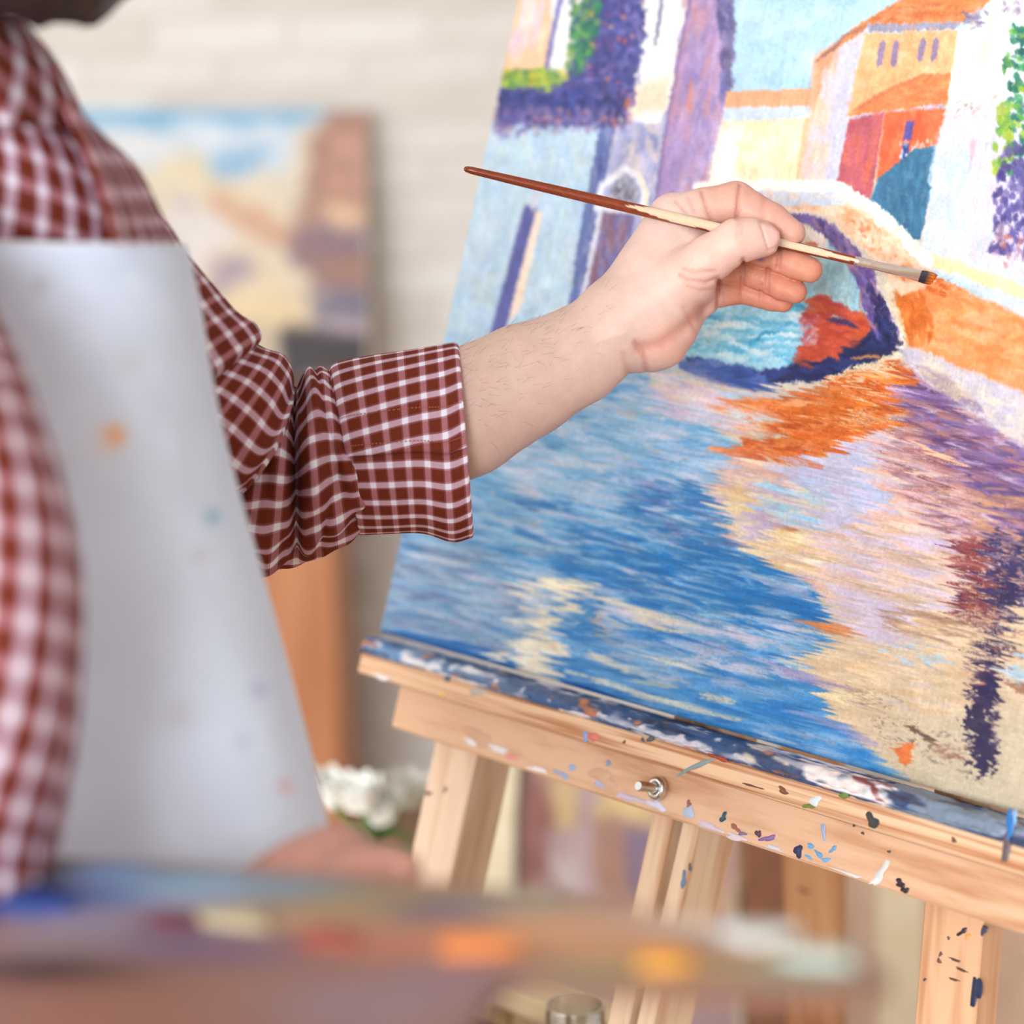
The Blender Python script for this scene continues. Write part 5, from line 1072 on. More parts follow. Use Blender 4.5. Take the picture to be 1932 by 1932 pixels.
# open shirt front on the far side, turned away from the windows
l1 = catmull(np.array([(118, 190, .985), (170, 300, .955), (205, 400, .940), (216, 458, .940)], float), 40); l2 = catmull(np.array([(158, 232, 1.075), (250, 308, 1.09), (300, 398, 1.10), (326, 458, 1.10)], float), 40)
tt_ = np.linspace(0, 1, 30)[None, :, None]; lg = l1[:, None] * (1 - tt_) + l2[:, None] * tt_; lg[..., 0] += 14 * np.sin(tt_[..., 0] * pi) ; V = at(lg[..., 0], lg[..., 1], lg[..., 2])
uvl = np.stack(np.broadcast_arrays(np.linspace(0, 4.2, 30)[None, :], np.linspace(0, 4.6, 40)[:, None]), -1)
cloth('placket', [(V.reshape(-1, 3), uvl.reshape(-1, 2), grid_faces(40, 30))], shirt, PLAID, .0015)
# apron
AP_st = [(347, 466, -620, 452, 1.115, .02, .121), (356, 500, -625, 490, 1.115, .02, .122), (378, 590, -620, 600, 1.120, .015, .121), (402, 720, -610, 740, 1.120, .015, .120), (440, 890, -580, 900, 1.115, .015, .120), (490, 1080, -520, 1100, 1.105, .015, .120), (546, 1300, -460, 1330, 1.105, .015, .121), (610, 1555, -410, 1620, 1.105, .015, .122), (650, 1800, -390, 1880, 1.105, .015, .126), (690, 2100, -380, 2200, 1.105, .015, .135), (720, 2500, -380, 2600, 1.105, .015, .14)]
nsA, ntA = 300, 160
V, uv, Fq = rtube(AP_st, nsA, ntA, radians(7), radians(140), sq=.62, disp=lambda s, t: .010 * np.sin(t * 7 + 3 * s) * s + .008 * np.sin(11 * s + 2.5 * t) + .006 * np.sin(4 * t - 9 * s))
pa = proj(V); ca = np.tile(np.array((220, 234, 255), float), (len(V), 1)); ga = vnoise((nsA, ntA), (14, 10), 41).ravel()
ca *= (1 - .03 * ga)[:, None]
for x, y, r, c, a_ in ((216, 822, 17, (236, 150, 70), .9), (205, 830, 34, (240, 206, 190), .5), (398, 976, 15, (150, 190, 214), .8), (485, 1302, 17, (190, 204, 236), .8), (535, 1485, 16, (226, 180, 190), .6), (75, 535, 20, (190, 198, 206), .6), (245, 680, 30, (206, 212, 216), .4), (375, 1050, 16, (206, 200, 214), .5), (340, 1350, 30, (206, 206, 220), .5), (455, 1400, 18, (200, 208, 230), .6), (120, 870, 22, (216, 212, 224), .5), (180, 505, 150, (206, 226, 240), .5)):
    m_ = np.exp(-((pa[:, 0] - x) ** 2 + ((pa[:, 1] - y) * (1.0 if r < 100 else 8)) ** 2) / r ** 2)[:, None] * a_; ca = ca * (1 - m_) + np.array(c) * m_
AP_M, _, _ = m_vcol('white_cotton', .85, .15, 1200, .02, 40, .15)
apron = mesh('apron', V, Fq, AP_M, person, True, None, lin(ca)); md = apron.modifiers.new('thickness', 'SOLIDIFY'); md.thickness = .0015; md.offset = 0
# hem along the top and down the free edge
Vg = V.reshape(nsA, ntA, 3); hm = MB(); cen_ = Vg.mean((1))
hm.tube([Vg[0, j] for j in range(0, ntA, 3)], .0016, 6); hm.tube([Vg[i, 0] for i in range(0, nsA, 5)], .0014, 6)
hm.build('hem', m_plain('white_hem', (224, 234, 244), .85), apron, True)
tie = MB(); tie.tube([Vg[3, ntA - 4], Vg[0, ntA - 4] + np.array([-.02, .03, .05]), np.array([-.36, 1.00, 1.45]), np.array([-.37, 1.09, 1.47])], .004, 6); tie.build('neck_strap', m_plain('white_tape', (226, 230, 238), .85), apron, True)
# trousers and shoes
ft = Field((hipc[0] - .35, hipc[1] - .35, -.02), (hipc[0] + .35, hipc[1] + .35, 1.08), .011); Dt = ft.new()
hb = np.array([hipc[0] - .01, hipc[1], 0])
cone(ft, Dt, hb + (0, 0, .99), hb + (0, 0, .88), .105, .115, .05, 10)
for s_ in (-1, 1):
    a, k_, f_ = hb + LD * .075 * s_ + (0, 0, .86), hb + LD * .105 * s_ + FD * .03 + (0, 0, .48), hb + LD * .12 * s_ - FD * .01 + (0, 0, .07)
    cone(ft, Dt, a, k_, .088, .066, .03, 10); cone(ft, Dt, k_, f_, .066, .056, .02, 10)
V, Fq = surface_nets(Dt, ft.lo, ft.step); tr = mesh('trousers', smooth_mesh(V, Fq, 2, .5), Fq, m_noise('blue_denim', (52, 62, 84), (66, 78, 102), 140, .9, .3, 700), person, True); bm_fix(tr)
SHOE_M = m_noise('brown_leather', (70, 46, 34), (92, 62, 46), 40, .4, .2)
for s_ in (-1, 1):
    fs_ = Field(hb + LD * .12 * s_ - .25, hb + LD * .12 * s_ + .25, .007); Ds = fs_.new(); c = hb + LD * .12 * s_; rt = [FD, LD, np.array([0, 0, 1.])]
    ell(fs_, Ds, c + FD * .05 + (0, 0, .03), (.135, .047, .045), .02, 12, rt); ell(fs_, Ds, c - FD * .02 + (0, 0, .06), (.06, .045, .06), .03, 12, rt)
    Zs = fs_.ax[2][None, None, :]; Ds = np.maximum(Ds, (.002 - Zs) + 0 * Ds).astype(np.float32); V, Fq = surface_nets(Ds, fs_.lo, fs_.step); sh = mesh('shoe', V, Fq, SHOE_M, person, True); bm_fix(sh)
# forearm hair
g = np.random.default_rng(21); hv = HAND_PX; cand = np.nonzero((hv[:, 0] > 866) & (hv[:, 0] < 1150) & (hv[:, 2] < 60))[0]
axp = np.interp(hv[cand, 0], [866, 1150], [785, 630]); rel = (hv[cand, 1] - axp) / 110; pr = np.clip(.7 - rel * 1.1, .04, 1) * np.clip(1.25 - (hv[cand, 0] - 866) / 300, .05, 1)
cand = g.choice(cand, 330, replace=False, p=pr / pr.sum()); hb_ = MB(); cenl = np.stack([hv[:, 0], np.interp(hv[:, 0], [866, 1150], [785, 630]), 0 * hv[:, 0]], 1)
for i in cand:
    p = hv[i]; nr = p - cenl[i]; nr = nr / (np.linalg.norm(nr) + 1e-6); a = g.uniform(-.5, .9); tdir = np.array([cos(a), -sin(a) * .7, g.uniform(-.3, .3)]); L = g.uniform(12, 34); crv = np.array([g.uniform(-.5, .5), g.uniform(-.5, .5), 0])
    pts = []
    for t in np.linspace(0, 1, 5):
        q_ = p - nr * 1 + (tdir * .9 + nr * .42) * L * t - nr * .20 * L * t * t + crv * L * t * t * .7; pts.append(at(q_[0], q_[1], D0 + q_[2] / PXM))
    hb_.tube(pts, [.00005, .00005, .00004, .00003, .00002], 3, cap=False)
ho = hb_.build('arm_hair', m_plain('fine_dark_hair', (84, 64, 56), .5), person, True); ho['kind'] = 'stuff'

# ------------------------------------------------------------------ paintbrush
def bpt(x, off=0.0):
    t = (x - 875) / (1764 - 875); x = x - 2 * t; return at(x, 318 + (527 - 318) * t, D0 + (-46 + 46 * t) / PXM)
brush = empty('paintbrush', tuple(bpt(1764)), 'slim flat paintbrush with worn red-brown handle, held in his hand', 'paintbrush')
BAX = bpt(1764) - bpt(875); BLEN = np.linalg.norm(BAX); BAX /= BLEN; BU = np.array([0, 0, 1.]) - BAX * BAX[2]; BU /= np.linalg.norm(BU); BW = np.cross(BAX, BU)
px_ = np.array([875, 876, 880, 890, 960, 1100, 1210, 1290, 1400, 1500, 1580, 1617]); rr_ = np.array([.5, 3.6, 5.6, 7, 8.2, 9.8, 10.6, 10.6, 10.2, 9.6, 8.8, 8.2]) / PXM
xs = np.concatenate([px_[:4], np.linspace(900, 1617, 130)]); rs = np.interp(xs, px_, rr_); nb_ = 28; th = np.linspace(0, 2 * pi, nb_, endpoint=False)
V = np.array([[bpt(x) + r * (BU * cos(t) + BW * sin(t)) for t in th] for x, r in zip(xs, rs)])
mids = np.array([bpt(x) for x in xs]); Cc = np.zeros((len(xs), nb_, 3)); toc = (O - mids); toc /= np.linalg.norm(toc, axis=1)[:, None]
lac = np.array((126, 50, 20)); bare = np.array((222, 200, 170)); g = np.random.default_rng(2); wob = np.interp(np.arange(len(xs)), np.arange(0, len(xs), 5), g.uniform(-.14, .14, len(range(0, len(xs), 5))))
for i, x in enumerate(xs):
    for j in range(nb_):
        nr = (V[i, j] - mids[i]) / rs[i]; upn = nr @ BU; fc = nr @ toc[i]
        edge_hi = np.interp(x, [1150, 1200, 1250, 1400, 1500, 1560, 1617], [-.2, .6, 1.3, 1.3, .9, .75, .5]); edge_lo = np.interp(x, [1150, 1200, 1245, 1290, 1480, 1560, 1617], [.6, .1, -.5, -.75, -.6, -.55, -.1])
        is_b = x > 1165 and fc > -.35 and (edge_lo + wob[i]) < upn < (edge_hi - wob[i] * .7)
        Cc[i, j] = bare * (1 - .05 * g.random()) if is_b else lac * (.9 + .2 * g.random())
faces = [(i * nb_ + j, i * nb_ + (j + 1) % nb_, (i + 1) * nb_ + (j + 1) % nb_, (i + 1) * nb_ + j) for i in range(len(xs) - 1) for j in range(nb_)] + [tuple(range(nb_))]
HM, _, _ = m_vcol('lacquered_handle', .22, .05, 900, .0, 60, .5)
o = mesh('handle', V.reshape(-1, 3), faces, HM, brush, True, None, lin(Cc.reshape(-1, 3))); bm_fix(o)
FV = []; fx = [1612, 1618, 1622, 1626, 1630, 1635, 1640, 1645, 1652, 1690, 1712, 1728, 1738]; fr_ = [8.2, 8.6, 9.6, 8.4, 9.4, 8.3, 9.2, 8.5, 8.3, 9.2, 10.6, 11.8, 12.2]; ff = [1, 1, 1, 1, 1, 1, 1, 1, 1, .85, .6, .38, .3]
FLU = BU * .93 + BW * .35; FLU /= np.linalg.norm(FLU); FLW = np.cross(BAX, FLU)
for x, r, f_ in zip(fx, fr_, ff): FV.append([bpt(x) + r / PXM * (FLU * cos(t) + FLW * sin(t) * f_) for t in th])
faces = [(i * nb_ + j, i * nb_ + (j + 1) % nb_, (i + 1) * nb_ + (j + 1) % nb_, (i + 1) * nb_ + j) for i in range(len(fx) - 1) for j in range(nb_)]
o = mesh('ferrule', np.array(FV).reshape(-1, 3), faces, m_plain('nickel_ferrule', (226, 220, 216), .24, 1.0), brush, True); bm_fix(o)
BV = []; bxs = [1735, 1740, 1748, 1756, 1762, 1766]; br = [11.6, 12.6, 13.4, 13.2, 12.0, 9.5]; bf = [.3, .34, .34, .3, .22, .1]; bcol = [(28, 30, 52), (28, 30, 52), (40, 34, 44), (150, 84, 30), (196, 104, 30), (196, 92, 28)]
Cb = []
for x, r, f_, c in zip(bxs, br, bf, bcol):
    BV.append([bpt(x) + BAX * (.0009 * sin(t * 9) if x > 1760 else 0) + r / PXM * (FLU * cos(t) + FLW * sin(t) * f_) for t in th]); Cb.append([np.array(c) * (1 + .25 * sin(j * 2.7)) for j in range(nb_)])
faces = [(i * nb_ + j, i * nb_ + (j + 1) % nb_, (i + 1) * nb_ + (j + 1) % nb_, (i + 1) * nb_ + j) for i in range(len(bxs) - 1) for j in range(nb_)] + [tuple(range((len(bxs) - 1) * nb_, len(bxs) * nb_))]
BRM, _, _ = m_vcol('loaded_bristles', .35, .4, 2500)
o = mesh('bristles', np.array(BV).reshape(-1, 3), faces, BRM, brush, True, None, lin(np.clip(np.array(Cb).reshape(-1, 3), 0, 255))); bm_fix(o)

# ------------------------------------------------------------------ palette
pA, pB, pC = at(300, 1630, .85), at(300, 1900, .72), at(1650, 1830, .64)
PN = np.cross(pB - pA, pC - pA); PN /= np.linalg.norm(PN); PN = PN if PN[2] > 0 else -PN
palette = empty('palette', tuple(at(700, 1800, .74)), 'wooden palette crowded with blobs of oil paint in the foreground', 'palette')
outl = np.array([(-330, 1640), (-200, 1618), (0, 1614), (200, 1622), (430, 1636), (600, 1646), (760, 1656), (1000, 1682), (1250, 1722), (1450, 1762), (1580, 1796), (1640, 1818), (1668, 1836), (1640, 1852), (1560, 1862), (1400, 1866), (1200, 1858), (1040, 1846), (960, 1850), (915, 1890), (885, 1950), (850, 2060), (700, 2180), (400, 2260), (0, 2240), (-260, 2100), (-380, 1850)], float)
outl = catmull(np.concatenate([outl, outl[:1]]), 160)[:-1]; cpx = np.array([640., 1775.])
nr_, no_ = 46, len(outl); PV, PC_ = [], []
pblobs = [(60, 1700, 90, 34, (34, 70, 150)), (75, 1690, 45, 18, (20, 24, 110)), (0, 1640, 120, 26, (70, 96, 84)), (30, 1690, 60, 22, (24, 90, 110)), (200, 1690, 150, 30, (70, 96, 160)), (210, 1645, 100, 22, (110, 140, 196)), (380, 1668, 150, 26, (130, 176, 204)), (560, 1680, 130, 20, (120, 150, 176)), (150, 1745, 160, 30, (156, 146, 172)), (330, 1740, 60, 22, (110, 56, 72)), (380, 1700, 130, 24, (150, 160, 190)), (450, 1735, 90, 24, (190, 176, 140)), (620, 1740, 170, 22, (196, 150, 110)), (620, 1772, 60, 20, (160, 70, 52)), (700, 1700, 170, 22, (160, 140, 100)), (330, 1780, 170, 28, (110, 96, 130)), (100, 1790, 180, 30, (150, 134, 140)), (60, 1830, 200, 24, (66, 48, 42)), (420, 1800, 150, 24, (124, 92, 112)), (860, 1720, 110, 18, (96, 84, 120)), (900, 1785, 90, 26, (240, 140, 70)), (760, 1790, 130, 24, (200, 120, 92)), (1000, 1750, 150, 22, (220, 164, 116)), (1010, 1700, 130, 14, (160, 164, 140)), (1150, 1740, 150, 18, (214, 164, 130)), (1120, 1795, 130, 20, (216, 160, 110)), (1255, 1815, 60, 24, (250, 170, 60)), (1140, 1835, 150, 16, (140, 136, 100)), (1430, 1765, 90, 20, (196, 198, 192)), (1330, 1745, 120, 16, (206, 190, 176)), (1550, 1810, 90, 18, (176, 190, 180)), (1420, 1825, 150, 16, (200, 170, 120)), (1500, 1845, 120, 14, (120, 130, 116)), (850, 1850, 120, 40, (150, 112, 120)), (700, 1900, 200, 60, (150, 120, 128))]
pblobs = [(a_, b_, c_, d_, tuple(int(q * (.8 if sum(e_) < 520 else .92)) for q in e_)) for a_, b_, c_, d_, e_ in pblobs]
base_p = np.array((122, 84, 70), float)
for i in range(nr_):
    t = (i / (nr_ - 1)) ** .8 if i else 0
    for q in outl:
        pq = cpx + (q - cpx) * max(t, 1e-3); PV.append(onplane(pq[0], pq[1], pA, PN)); c = base_p.copy()
        for bx_, by_, rx_, ry_, bc_ in pblobs:
            m_ = min(1, 1.15 * math.exp(-((pq[0] - bx_) / rx_) ** 2 - ((pq[1] - by_) / ry_) ** 2)); c = c * (1 - m_) + np.array(bc_) * m_
        PC_.append(c)
PV = np.array(PV); fcs = [(i * no_ + j, i * no_ + (j + 1) % no_, (i + 1) * no_ + (j + 1) % no_, (i + 1) * no_ + j) for i in range(nr_ - 1) for j in range(no_)]
PALM_M, _, _ = m_vcol('paint_smeared_wood', .4, .3, 300, .06, 60)
nP = len(PV); low = PV - PN * .005
fcs2 = fcs + [((nr_ - 1) * no_ + j, (nr_ - 1) * no_ + (j + 1) % no_, nP + (j + 1) % no_, nP + j) for j in range(no_)] + [tuple(nP + j for j in range(no_))]
o = mesh('board', np.concatenate([PV, low[-no_:]]), fcs2, PALM_M, palette, False, None, lin(np.concatenate([np.array(PC_), np.tile(base_p * .8, (no_, 1))]))); bm_fix(o)
for k, (bx_, by_, rx_, ry_, bc_) in enumerate(pblobs):
    if rx_ > 95: continue
    g = np.random.default_rng(k); n_ = 18; V = []; 
    for lv, (sc_, hz) in enumerate(((.85, .0), (.78, .0010), (.55, .0019), (.28, .0022))):
        for j in range(n_):
            t = 2 * pi * j / n_; r_ = sc_ * (1 + .22 * sin(3 * t + k) + .12 * sin(5 * t + 2 * k)); V.append(onplane(bx_ + rx_ * r_ * cos(t), by_ + ry_ * r_ * sin(t), pA, PN) + PN * (hz + .0002))
    Fs = [(l * n_ + j, l * n_ + (j + 1) % n_, (l + 1) * n_ + (j + 1) % n_, (l + 1) * n_ + j) for l in range(3) for j in range(n_)] + [tuple(3 * n_ + j for j in range(n_))]
    o = mesh('paint_blob', V, Fs, m_plain('wet_paint', bc_, .5), palette, True); bm_fix(o)

# ------------------------------------------------------------------ things behind the easel
def paint_grid(name, corners_px, d_top, d_bot, ops, nx, ny, parent, soft=10, thick=.018, mat=None):
    """flat picture: corners_px = (x0,y0,x1,y1) in photo pixels, standing at the given depths"""
    x0, y0, x1, y1 = corners_px; TL, TR, BL_, BR = at(x0, y0, d_top), at(x1, y0, d_top), at(x0, y1, d_bot), at(x1, y1, d_bot)
    u, v = np.meshgrid(np.linspace(0, 1, nx), np.linspace(0, 1, ny), indexing='ij')
    X = x0 + (x1 - x0) * u; Y = y0 + (y1 - y0) * v; Ccol = np.zeros(u.shape + (3,)); Ccol[:] = ops[0]
    wn = (vnoise((nx, ny), (8, 8), 5) - .5) * 24
    for Pq, c in ops[1:]:
        Pq = np.asarray(Pq, float); ins = inpoly(X + wn, Y - wn, Pq); dd, _ = seg_dist(X + wn, Y - wn, list(map(tuple, Pq)) + [tuple(Pq[0])])
        a = np.clip(.5 + np.where(ins, dd, -dd) / soft * .5, 0, 1)[..., None]; Ccol = Ccol * (1 - a) + np.array(c) * a
    Pg = TL[None, None] * ((1 - u) * (1 - v))[..., None] + TR * (u * (1 - v))[..., None] + BL_ * ((1 - u) * v)[..., None] + BR * (u * v)[..., None]
    Ccol *= (1 + (vnoise((nx, ny), (3, 3), 6) - .5) * .08)[..., None]
    o = mesh('picture', Pg.reshape(-1, 3), grid_faces(nx, ny), mat or OILB, parent, True, None, lin(np.clip(Ccol, 0, 255)).reshape(-1, 3))
    nrm = np.cross(TR - TL, BL_ - TL); nrm /= np.linalg.norm(nrm); nrm = nrm if nrm[1] > 0 else -nrm
    MB().box((TL + TR + BL_ + BR) / 4 + nrm * (thick / 2 + .0006), (TR - TL) / 2, (BL_ - TL) / 2, nrm * thick / 2).build('stretched_canvas', CANV_M, parent)
    return o
OILB, _, _ = m_vcol('oil_paint_plain', .5, .2, 400)
p1 = empty('wall_painting', tuple(at(400, 705, 4.3)), 'blurred painting of cream houses under a blue sky, hanging on the brick wall', 'painting')
paint_grid('picture', (110, 207, 694, 716), 4.335, 4.295, [(206, 222, 236),
    ([(100, 200), (640, 200), (640, 235), (560, 230), (480, 260), (360, 225), (260, 270), (100, 260)], (130, 186, 222)), ([(180, 230), (300, 240), (330, 290), (200, 320)], (222, 226, 232)), ([(350, 240), (520, 235), (520, 280), (400, 290)], (214, 226, 238)),
    ([(360, 300), (520, 270), (480, 330), (430, 350)], (150, 190, 222)), ([(110, 330), (320, 320), (380, 290), (420, 330), (540, 330), (560, 240), (640, 230), (640, 720), (110, 720)], (222, 212, 192)), ([(335, 320), (362, 320), (362, 400), (335, 400)], (198, 190, 202)), ([(300, 300), (380, 285), (420, 350), (600, 450), (600, 470), (400, 380), (300, 350)], (226, 214, 186)),
    ([(390, 360), (560, 430), (570, 470), (480, 450), (400, 400)], (208, 164, 138)), ([(585, 265), (625, 200), (700, 200), (700, 430), (560, 430)], (172, 134, 120)), ([(620, 255), (690, 250), (690, 300), (630, 300)], (200, 156, 138)), ([(610, 320), (690, 320), (690, 360), (620, 360)], (202, 156, 136)), ([(600, 390), (690, 395), (680, 430), (600, 430)], (226, 192, 158)),
    ([(560, 425), (700, 430), (700, 580), (600, 560), (540, 480)], (140, 116, 126)), ([(110, 420), (400, 400), (460, 480), (300, 600), (110, 600)], (222, 216, 214)), ([(420, 470), (520, 500), (600, 560), (560, 600), (400, 590), (380, 500)], (222, 206, 178)), ([(390, 500), (460, 480), (480, 520), (400, 560)], (170, 156, 168)), ([(570, 480), (700, 490), (700, 540), (600, 530)], (160, 124, 112)), ([(420, 560), (620, 570), (640, 620), (420, 640)], (226, 206, 166)),
    ([(600, 560), (700, 560), (700, 620), (600, 600)], (112, 110, 132)), ([(530, 620), (700, 600), (700, 720), (520, 720)], (60, 54, 58)), ([(590, 595), (700, 600), (700, 635), (600, 630)], (176, 160, 172)), ([(110, 600), (520, 610), (520, 720), (110, 720)], (196, 182, 160))], 150, 130, p1, 14)
cab = empty('cabinet', (-.7, 4.15, 0), 'plain orange-brown wooden cabinet against the brick wall below the blurred painting', 'cabinet')
xr = at(634, 1250, 4.05)[0]; zt = at(600, 790, 4.05)[2]
CAB_M = m_wood('cabinet_veneer', (0, 0, 1), (200, 140, 102), (180, 118, 80), 40, .45, 10, (.2, .7))
MB().box(((xr - 1.25) / 2, 4.2, zt / 2 - .01), ((xr + 1.25) / 2, 0, 0), (0, .17, 0), (0, 0, zt / 2 - .01), .003).build('body', CAB_M, cab)
MB().box(((xr - 1.25) / 2, 4.2, zt - .008), ((xr + 1.25) / 2 + .008, 0, 0), (0, .178, 0), (0, 0, .012), .003).build('top', CAB_M, cab)
for k in range(2):
    cx_ = -1.25 + (xr + 1.25) * (.25 + .5 * k); dr = MB().box((cx_, 4.022, zt / 2), ((xr + 1.25) / 4 - .006, 0, 0), (0, .008, 0), (0, 0, zt / 2 - .06), .002).build('door', CAB_M, cab)
    MB().tube([(cx_ + (.12 if k == 0 else -.12), 4.012, zt * .55), (cx_ + (.12 if k == 0 else -.12), 3.992, zt * .55)], .012, 14).build('knob', STEEL, dr)
# canvases stood on the floor
def stood(name, label, x0, x1, ytop, d_bot, d_top, c1, c2, roll=0.0, thick=.03, group=None, cat='canvas', zb=.003):
    a, b_ = at(x0, ytop, d_top), at(x1, ytop, d_top); zt_ = (a[2] + b_[2]) / 2
    fa = at((x0 + x1) / 2, 2000, 1.0) - O
    xb = (a[0] + b_[0]) / 2 - (d_top - d_bot) * .0; yb = a[1] - (d_top - d_bot)
    B_ = np.array([xb + roll * zt_, yb, zb]); T_ = np.array([xb, a[1], zt_]); ax_ = (T_ - B_) / 2; wx = np.array([(b_[0] - a[0]) / 2, 0, 0]); n_ = np.cross(wx, ax_); n_ /= np.linalg.norm(n_); wx = np.cross(ax_, n_); wx *= (b_[0] - a[0]) / 2 / np.linalg.norm(wx)
    o = empty(name, tuple(B_), label, cat, group); up = np.array([0, 0, thick / 2])
    MB().box((T_ + B_) / 2 + up, wx, ax_, n_ * thick / 2, .002).build('stretched_canvas', m_noise('primed_canvas', c1, c2, 30, .8, .2, 600), o); return o, B_, T_, wx, n_
stood('blank_canvas', 'narrow blank cream canvas standing behind the left easel leg', 890, 985, 1395, 2.62, 2.78, (228, 216, 184), (236, 226, 198), -.10)
stood('blank_canvas', 'pinkish beige canvas standing on the floor behind the right easel leg', 1560, 2080, 1500, 2.75, 2.95, (214, 182, 160), (226, 196, 172), 0)
oc, *_ = stood('blank_canvas', 'tall cream canvas leaning in front of the pinkish beige one', 1652, 1736, 1560, 2.55, 2.70, (226, 212, 180), (234, 222, 194), -.02)
stood('board', 'dark brown board standing beside the purple painting behind the easel', 1398, 1500, 1470, 2.62, 2.78, (128, 84, 60), (146, 98, 72), 0, .02, None, 'board')
p2 = empty('leaning_painting', tuple(at(1240, 2300, 2.8) * np.array([1, 1, 0])), 'blurred painting in purple, pink and yellow leaning behind the easel posts', 'painting')
yb2 = 2290
paint_grid('picture', (972, 1405, 1386, yb2), 3.02, 2.72, [(196, 160, 150),
    ([(960, 1400), (1010, 1400), (985, 1700), (960, 1700)], (74, 60, 60)), ([(985, 1480), (1060, 1470), (1050, 1680), (985, 1680)], (168, 118, 116)), ([(1040, 1470), (1100, 1470), (1090, 1600), (1050, 1600)], (240, 216, 170)), ([(1095, 1480), (1130, 1490), (1120, 1600), (1100, 1590)], (208, 186, 212)), ([(1030, 1590), (1110, 1570), (1130, 1720), (1020, 1720)], (214, 190, 200)), ([(1040, 1640), (1080, 1630), (1090, 1690), (1050, 1700)], (238, 232, 232)),
    ([(1120, 1460), (1240, 1470), (1230, 1570), (1130, 1560)], (240, 214, 160)), ([(1120, 1560), (1200, 1570), (1190, 1720), (1120, 1720)], (188, 148, 132)), ([(1180, 1570), (1240, 1590), (1220, 1720), (1180, 1700)], (150, 132, 160)), ([(1340, 1500), (1410, 1540), (1400, 1680), (1340, 1660)], (196, 172, 190)), ([(1330, 1640), (1370, 1600), (1390, 1760), (1330, 1760)], (206, 140, 140)), ([(1370, 1550), (1420, 1540), (1420, 1800), (1370, 1800)], (216, 190, 180)), ([(1330, 1690), (1480, 1740), (1480, 1800), (1330, 1720)], (214, 184, 150)), ([(960, 1760), (1480, 1760), (1480, 2300), (960, 2300)], (186, 164, 170))], 110, 150, p2, 16)

# low shelf that the canvases lean on
lsh = empty('low_shelf', (.36, 3.22, 0), 'low wooden shelf behind the canvases that stand on the floor', 'shelf')
LSM = m_wood('shelf_wood', (1, 0, 0), (196, 160, 124), (172, 132, 96), 60)
for nm_, c_, h_ in (('top', (.36, 3.22, .322), (.44, .15, .009)), ('bottom', (.36, 3.22, .05), (.42, .15, .009)), ('side', (-.07, 3.22, .156), (.009, .15, .156)), ('side', (.79, 3.22, .156), (.009, .15, .156)), ('back', (.36, 3.362, .186), (.42, .006, .126))):
    MB().box(c_, (h_[0], 0, 0), (0, h_[1], 0), (0, 0, h_[2])).build(nm_, LSM, lsh)

# flowers on a stool
stp = at(690, 1700, 2.25); SX, SY = stp[0], stp[1]; ZS = .46
stool = empty('stool', (SX, SY, 0), 'round wooden stool behind the palette carrying the vase of white flowers', 'stool')
STM = m_wood('stool_wood', (1, 0, 0), (206, 166, 124), (180, 136, 96), 120)
MB().lathe((SX, SY, ZS - .03), (0, 0, 1), [(0, .15), (.004, .158), (.026, .158), (.03, .152)], 32).build('seat', STM, stool)
for k in range(4):
    a = pi / 4 + k * pi / 2; MB().tube([(SX + .11 * cos(a), SY + .11 * sin(a), ZS - .03), (SX + .15 * cos(a), SY + .15 * sin(a), .002)], [.016, .012], 10).build('leg', STM, stool)
vase = tag(MB()._lathe((SX, SY, ZS + .0005), (0, 0, 1), [(0, 0.0005), (0, .048), (.01, .056), (.09, .068), (.15, .054), (.175, .046), (.18, .050), (.178, .044), (.15, .050), (.09, .063), (.012, .050), (.012, .0005)], 28).build('vase', m_plain('glazed_ceramic', (206, 198, 186), .3), None, True), 'pale ceramic vase on the stool holding the white flowers', 'vase')
PET_M = m_noise('white_petal', (250, 250, 240), (254, 254, 250), 40, .6, .05); LEAF_M = m_noise('green_leaf', (74, 104, 44), (104, 136, 62), 60, .5, .1); STEM_M = m_plain('green_stem', (96, 124, 62), .6)
def petal(b, c, up, out, w_, h_, curl):
    side = np.cross(up, out); n_ = 5
    V = []
    for i in range(n_):
        for j in range(n_):
            s = (i / (n_ - 1) - .5) * 2; t = j / (n_ - 1); wd = w_ * math.sin(pi * min(.93, .18 + .75 * t)) 
            V.append(c + side * s * wd + up * h_ * t + out * (curl * t * t + .25 * w_ * (1 - s * s)) )
    b.add(V, [(i * n_ + j, i * n_ + j + 1, (i + 1) * n_ + j + 1, (i + 1) * n_ + j) for i in range(n_ - 1) for j in range(n_ - 1)])
fl = [((628, 1484), 2.20, 'leftmost white flower just behind the palette hand'), ((676, 1492), 2.17, 'large white flower at the centre of the vase'), ((714, 1516), 2.20, 'white flower leaning to the right of the large central one'), ((772, 1484), 2.27, 'white flower on the right beside the easel leg')]
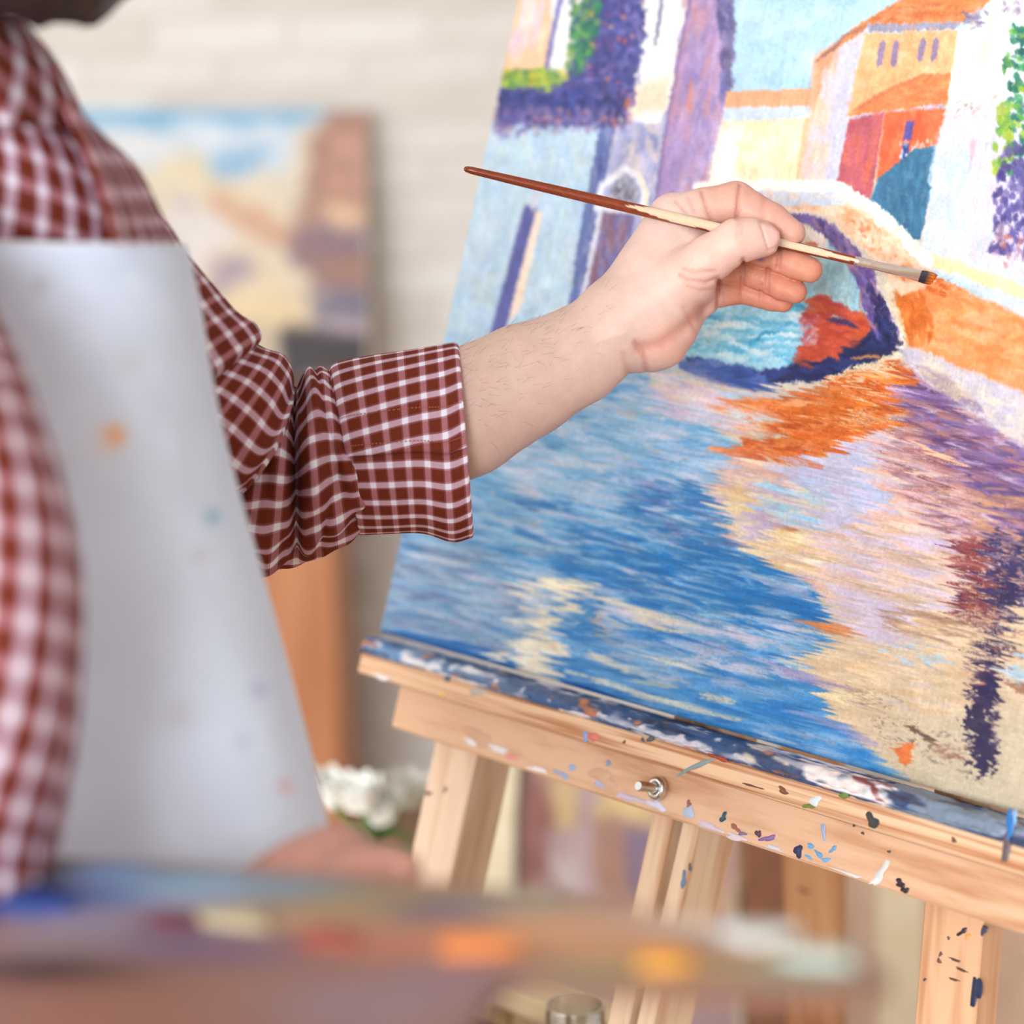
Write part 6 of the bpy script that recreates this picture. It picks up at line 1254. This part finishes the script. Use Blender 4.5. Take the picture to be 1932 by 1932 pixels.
for k, (pp, dp, lab) in enumerate(fl):
    c = at(pp[0], pp[1], dp); fe = empty('flower', tuple(c), lab, 'flower', 'white flowers in the vase'); up = np.array([.25 * cos(k * 2), -.25 + .1 * k % .2, 1.]); up /= np.linalg.norm(up)
    x = np.cross(up, [0, 1, 0.]); x /= np.linalg.norm(x); y = np.cross(up, x)
    for rg, (npet, rad_, hh_, cu, w_) in enumerate(((4, .003, .022, .002, .010), (6, .007, .025, .006, .013), (8, .010, .024, .012, .014))):
        for j in range(npet):
            a = 2 * pi * j / npet + rg * .5 + k; out = x * cos(a) + y * sin(a); b = MB(); petal(b, c - up * .016 + out * rad_, up, out, w_, hh_, cu); b.build('petal', PET_M, fe, True)
    base_ = np.array([SX + .02 * cos(k), SY + .02 * sin(k), ZS + .03]); mid_ = np.array([SX + .03 * cos(k), SY + .03 * sin(k), ZS + .18])
    MB().tube([c - up * .014, c * .5 + mid_ * .5 + np.array([0, 0, .01]), mid_, base_], .0028, 8).build('stem', STEM_M, fe, True)
    for j in range(5):
        t = .2 + .15 * j; p = (c - up * .014) * (1 - t) + mid_ * t; a = k * 1.3 + j * 2.2; out = np.array([cos(a), sin(a), .1]); b = MB(); petal(b, p, out, np.array([0, 0, 1.]), .014, .062, -.018); b.build('leaf', LEAF_M, fe, True)

# side table, dark box and jar at the bottom of the view
TT = at(930, 1852, 1.86); TAB_M = m_wood('pale_table', ES, (232, 214, 178), (216, 194, 152), 120)
bkd = -NH
tblc = TT + ES * .17 + bkd * .02; tblc[2] = TT[2] - .009
table = empty('trestle', (tblc[0], tblc[1], 0), 'low pale wooden trestle behind the easel posts', 'trestle')
MB().box(tblc, ES * .22, bkd * .02, (0, 0, .010), .002).build('beam', TAB_M, table)
for sx_ in (-1, 1):
    for sy_ in (-1, 1):
        pq = tblc + ES * .185 * sx_ + bkd * .012 * sy_ - (0, 0, .010); pf_ = np.array([pq[0], pq[1], .010]) + bkd * .05 * sy_; MB().tube([pq + (0, 0, .004), pf_], .013, 4).build('leg', TAB_M, table)
JR = at(1085, 1893, 1.60); JH = .085
zb = JR[2] - JH
boxc = np.array([JR[0] - .03, JR[1] - .0, zb / 2])
DKM = m_wood('dark_stained_wood', ES, (104, 70, 50), (78, 50, 36), 120, .5)
crate = empty('stand', (boxc[0], boxc[1], 0), 'dark brown wooden stand under the glass jar', 'stand')
boxc = boxc - ES * .08 - bkd * .01
MB().box((boxc[0], boxc[1], zb - .012), ES * .18, bkd * .10, (0, 0, .0115), .002).build('top', DKM, crate)
for sx_ in (-1, 1):
    for sy_ in (-1, 1):
        pq = boxc + ES * .16 * sx_ + bkd * .08 * sy_; MB().box((pq[0], pq[1], (zb - .024) / 2), (.012, 0, 0), (0, .012, 0), (0, 0, (zb - .024) / 2)).build('leg', DKM, crate)
GLASS, nt, bs = new_mat('clear_glass'); tr_ = N(nt, 'ShaderNodeBsdfTransparent'); tr_.inputs[0].default_value = (.93, .96, .96, 1); gs_ = N(nt, 'ShaderNodeBsdfGlossy'); gs_.inputs['Roughness'].default_value = .04; lw = N(nt, 'ShaderNodeLayerWeight'); lw.inputs[0].default_value = .5; fz = N(nt, 'ShaderNodeMath', operation='MULTIPLY_ADD'); nt.links.new(lw.outputs['Facing'], fz.inputs[0]); fz.inputs[1].default_value = .75; fz.inputs[2].default_value = .26; mxs = N(nt, 'ShaderNodeMixShader')
nt.links.new(fz.outputs[0], mxs.inputs[0]); nt.links.new(tr_.outputs[0], mxs.inputs[1]); nt.links.new(gs_.outputs[0], mxs.inputs[2]); nt.links.new(mxs.outputs[0], nt.nodes['Material Output'].inputs[0])
jp = [(.003, .0005), (.003, .022), (0, .024), (.004, .0275), (.055, .0275), (.064, .024), (.068, .0190), (.0705, .0200), (.0718, .0188), (.0745, .0199), (.0758, .0188), (.0785, .0198), (.080, .0188), (.0835, .0197), (.085, .0190), (.0845, .0182)]
tag(MB()._lathe((JR[0], JR[1], zb + .0003), (0, 0, 1), jp, 40).build('glass_jar', GLASS, None, True), 'small open clear glass jar with screw threads at the bottom edge', 'jar')
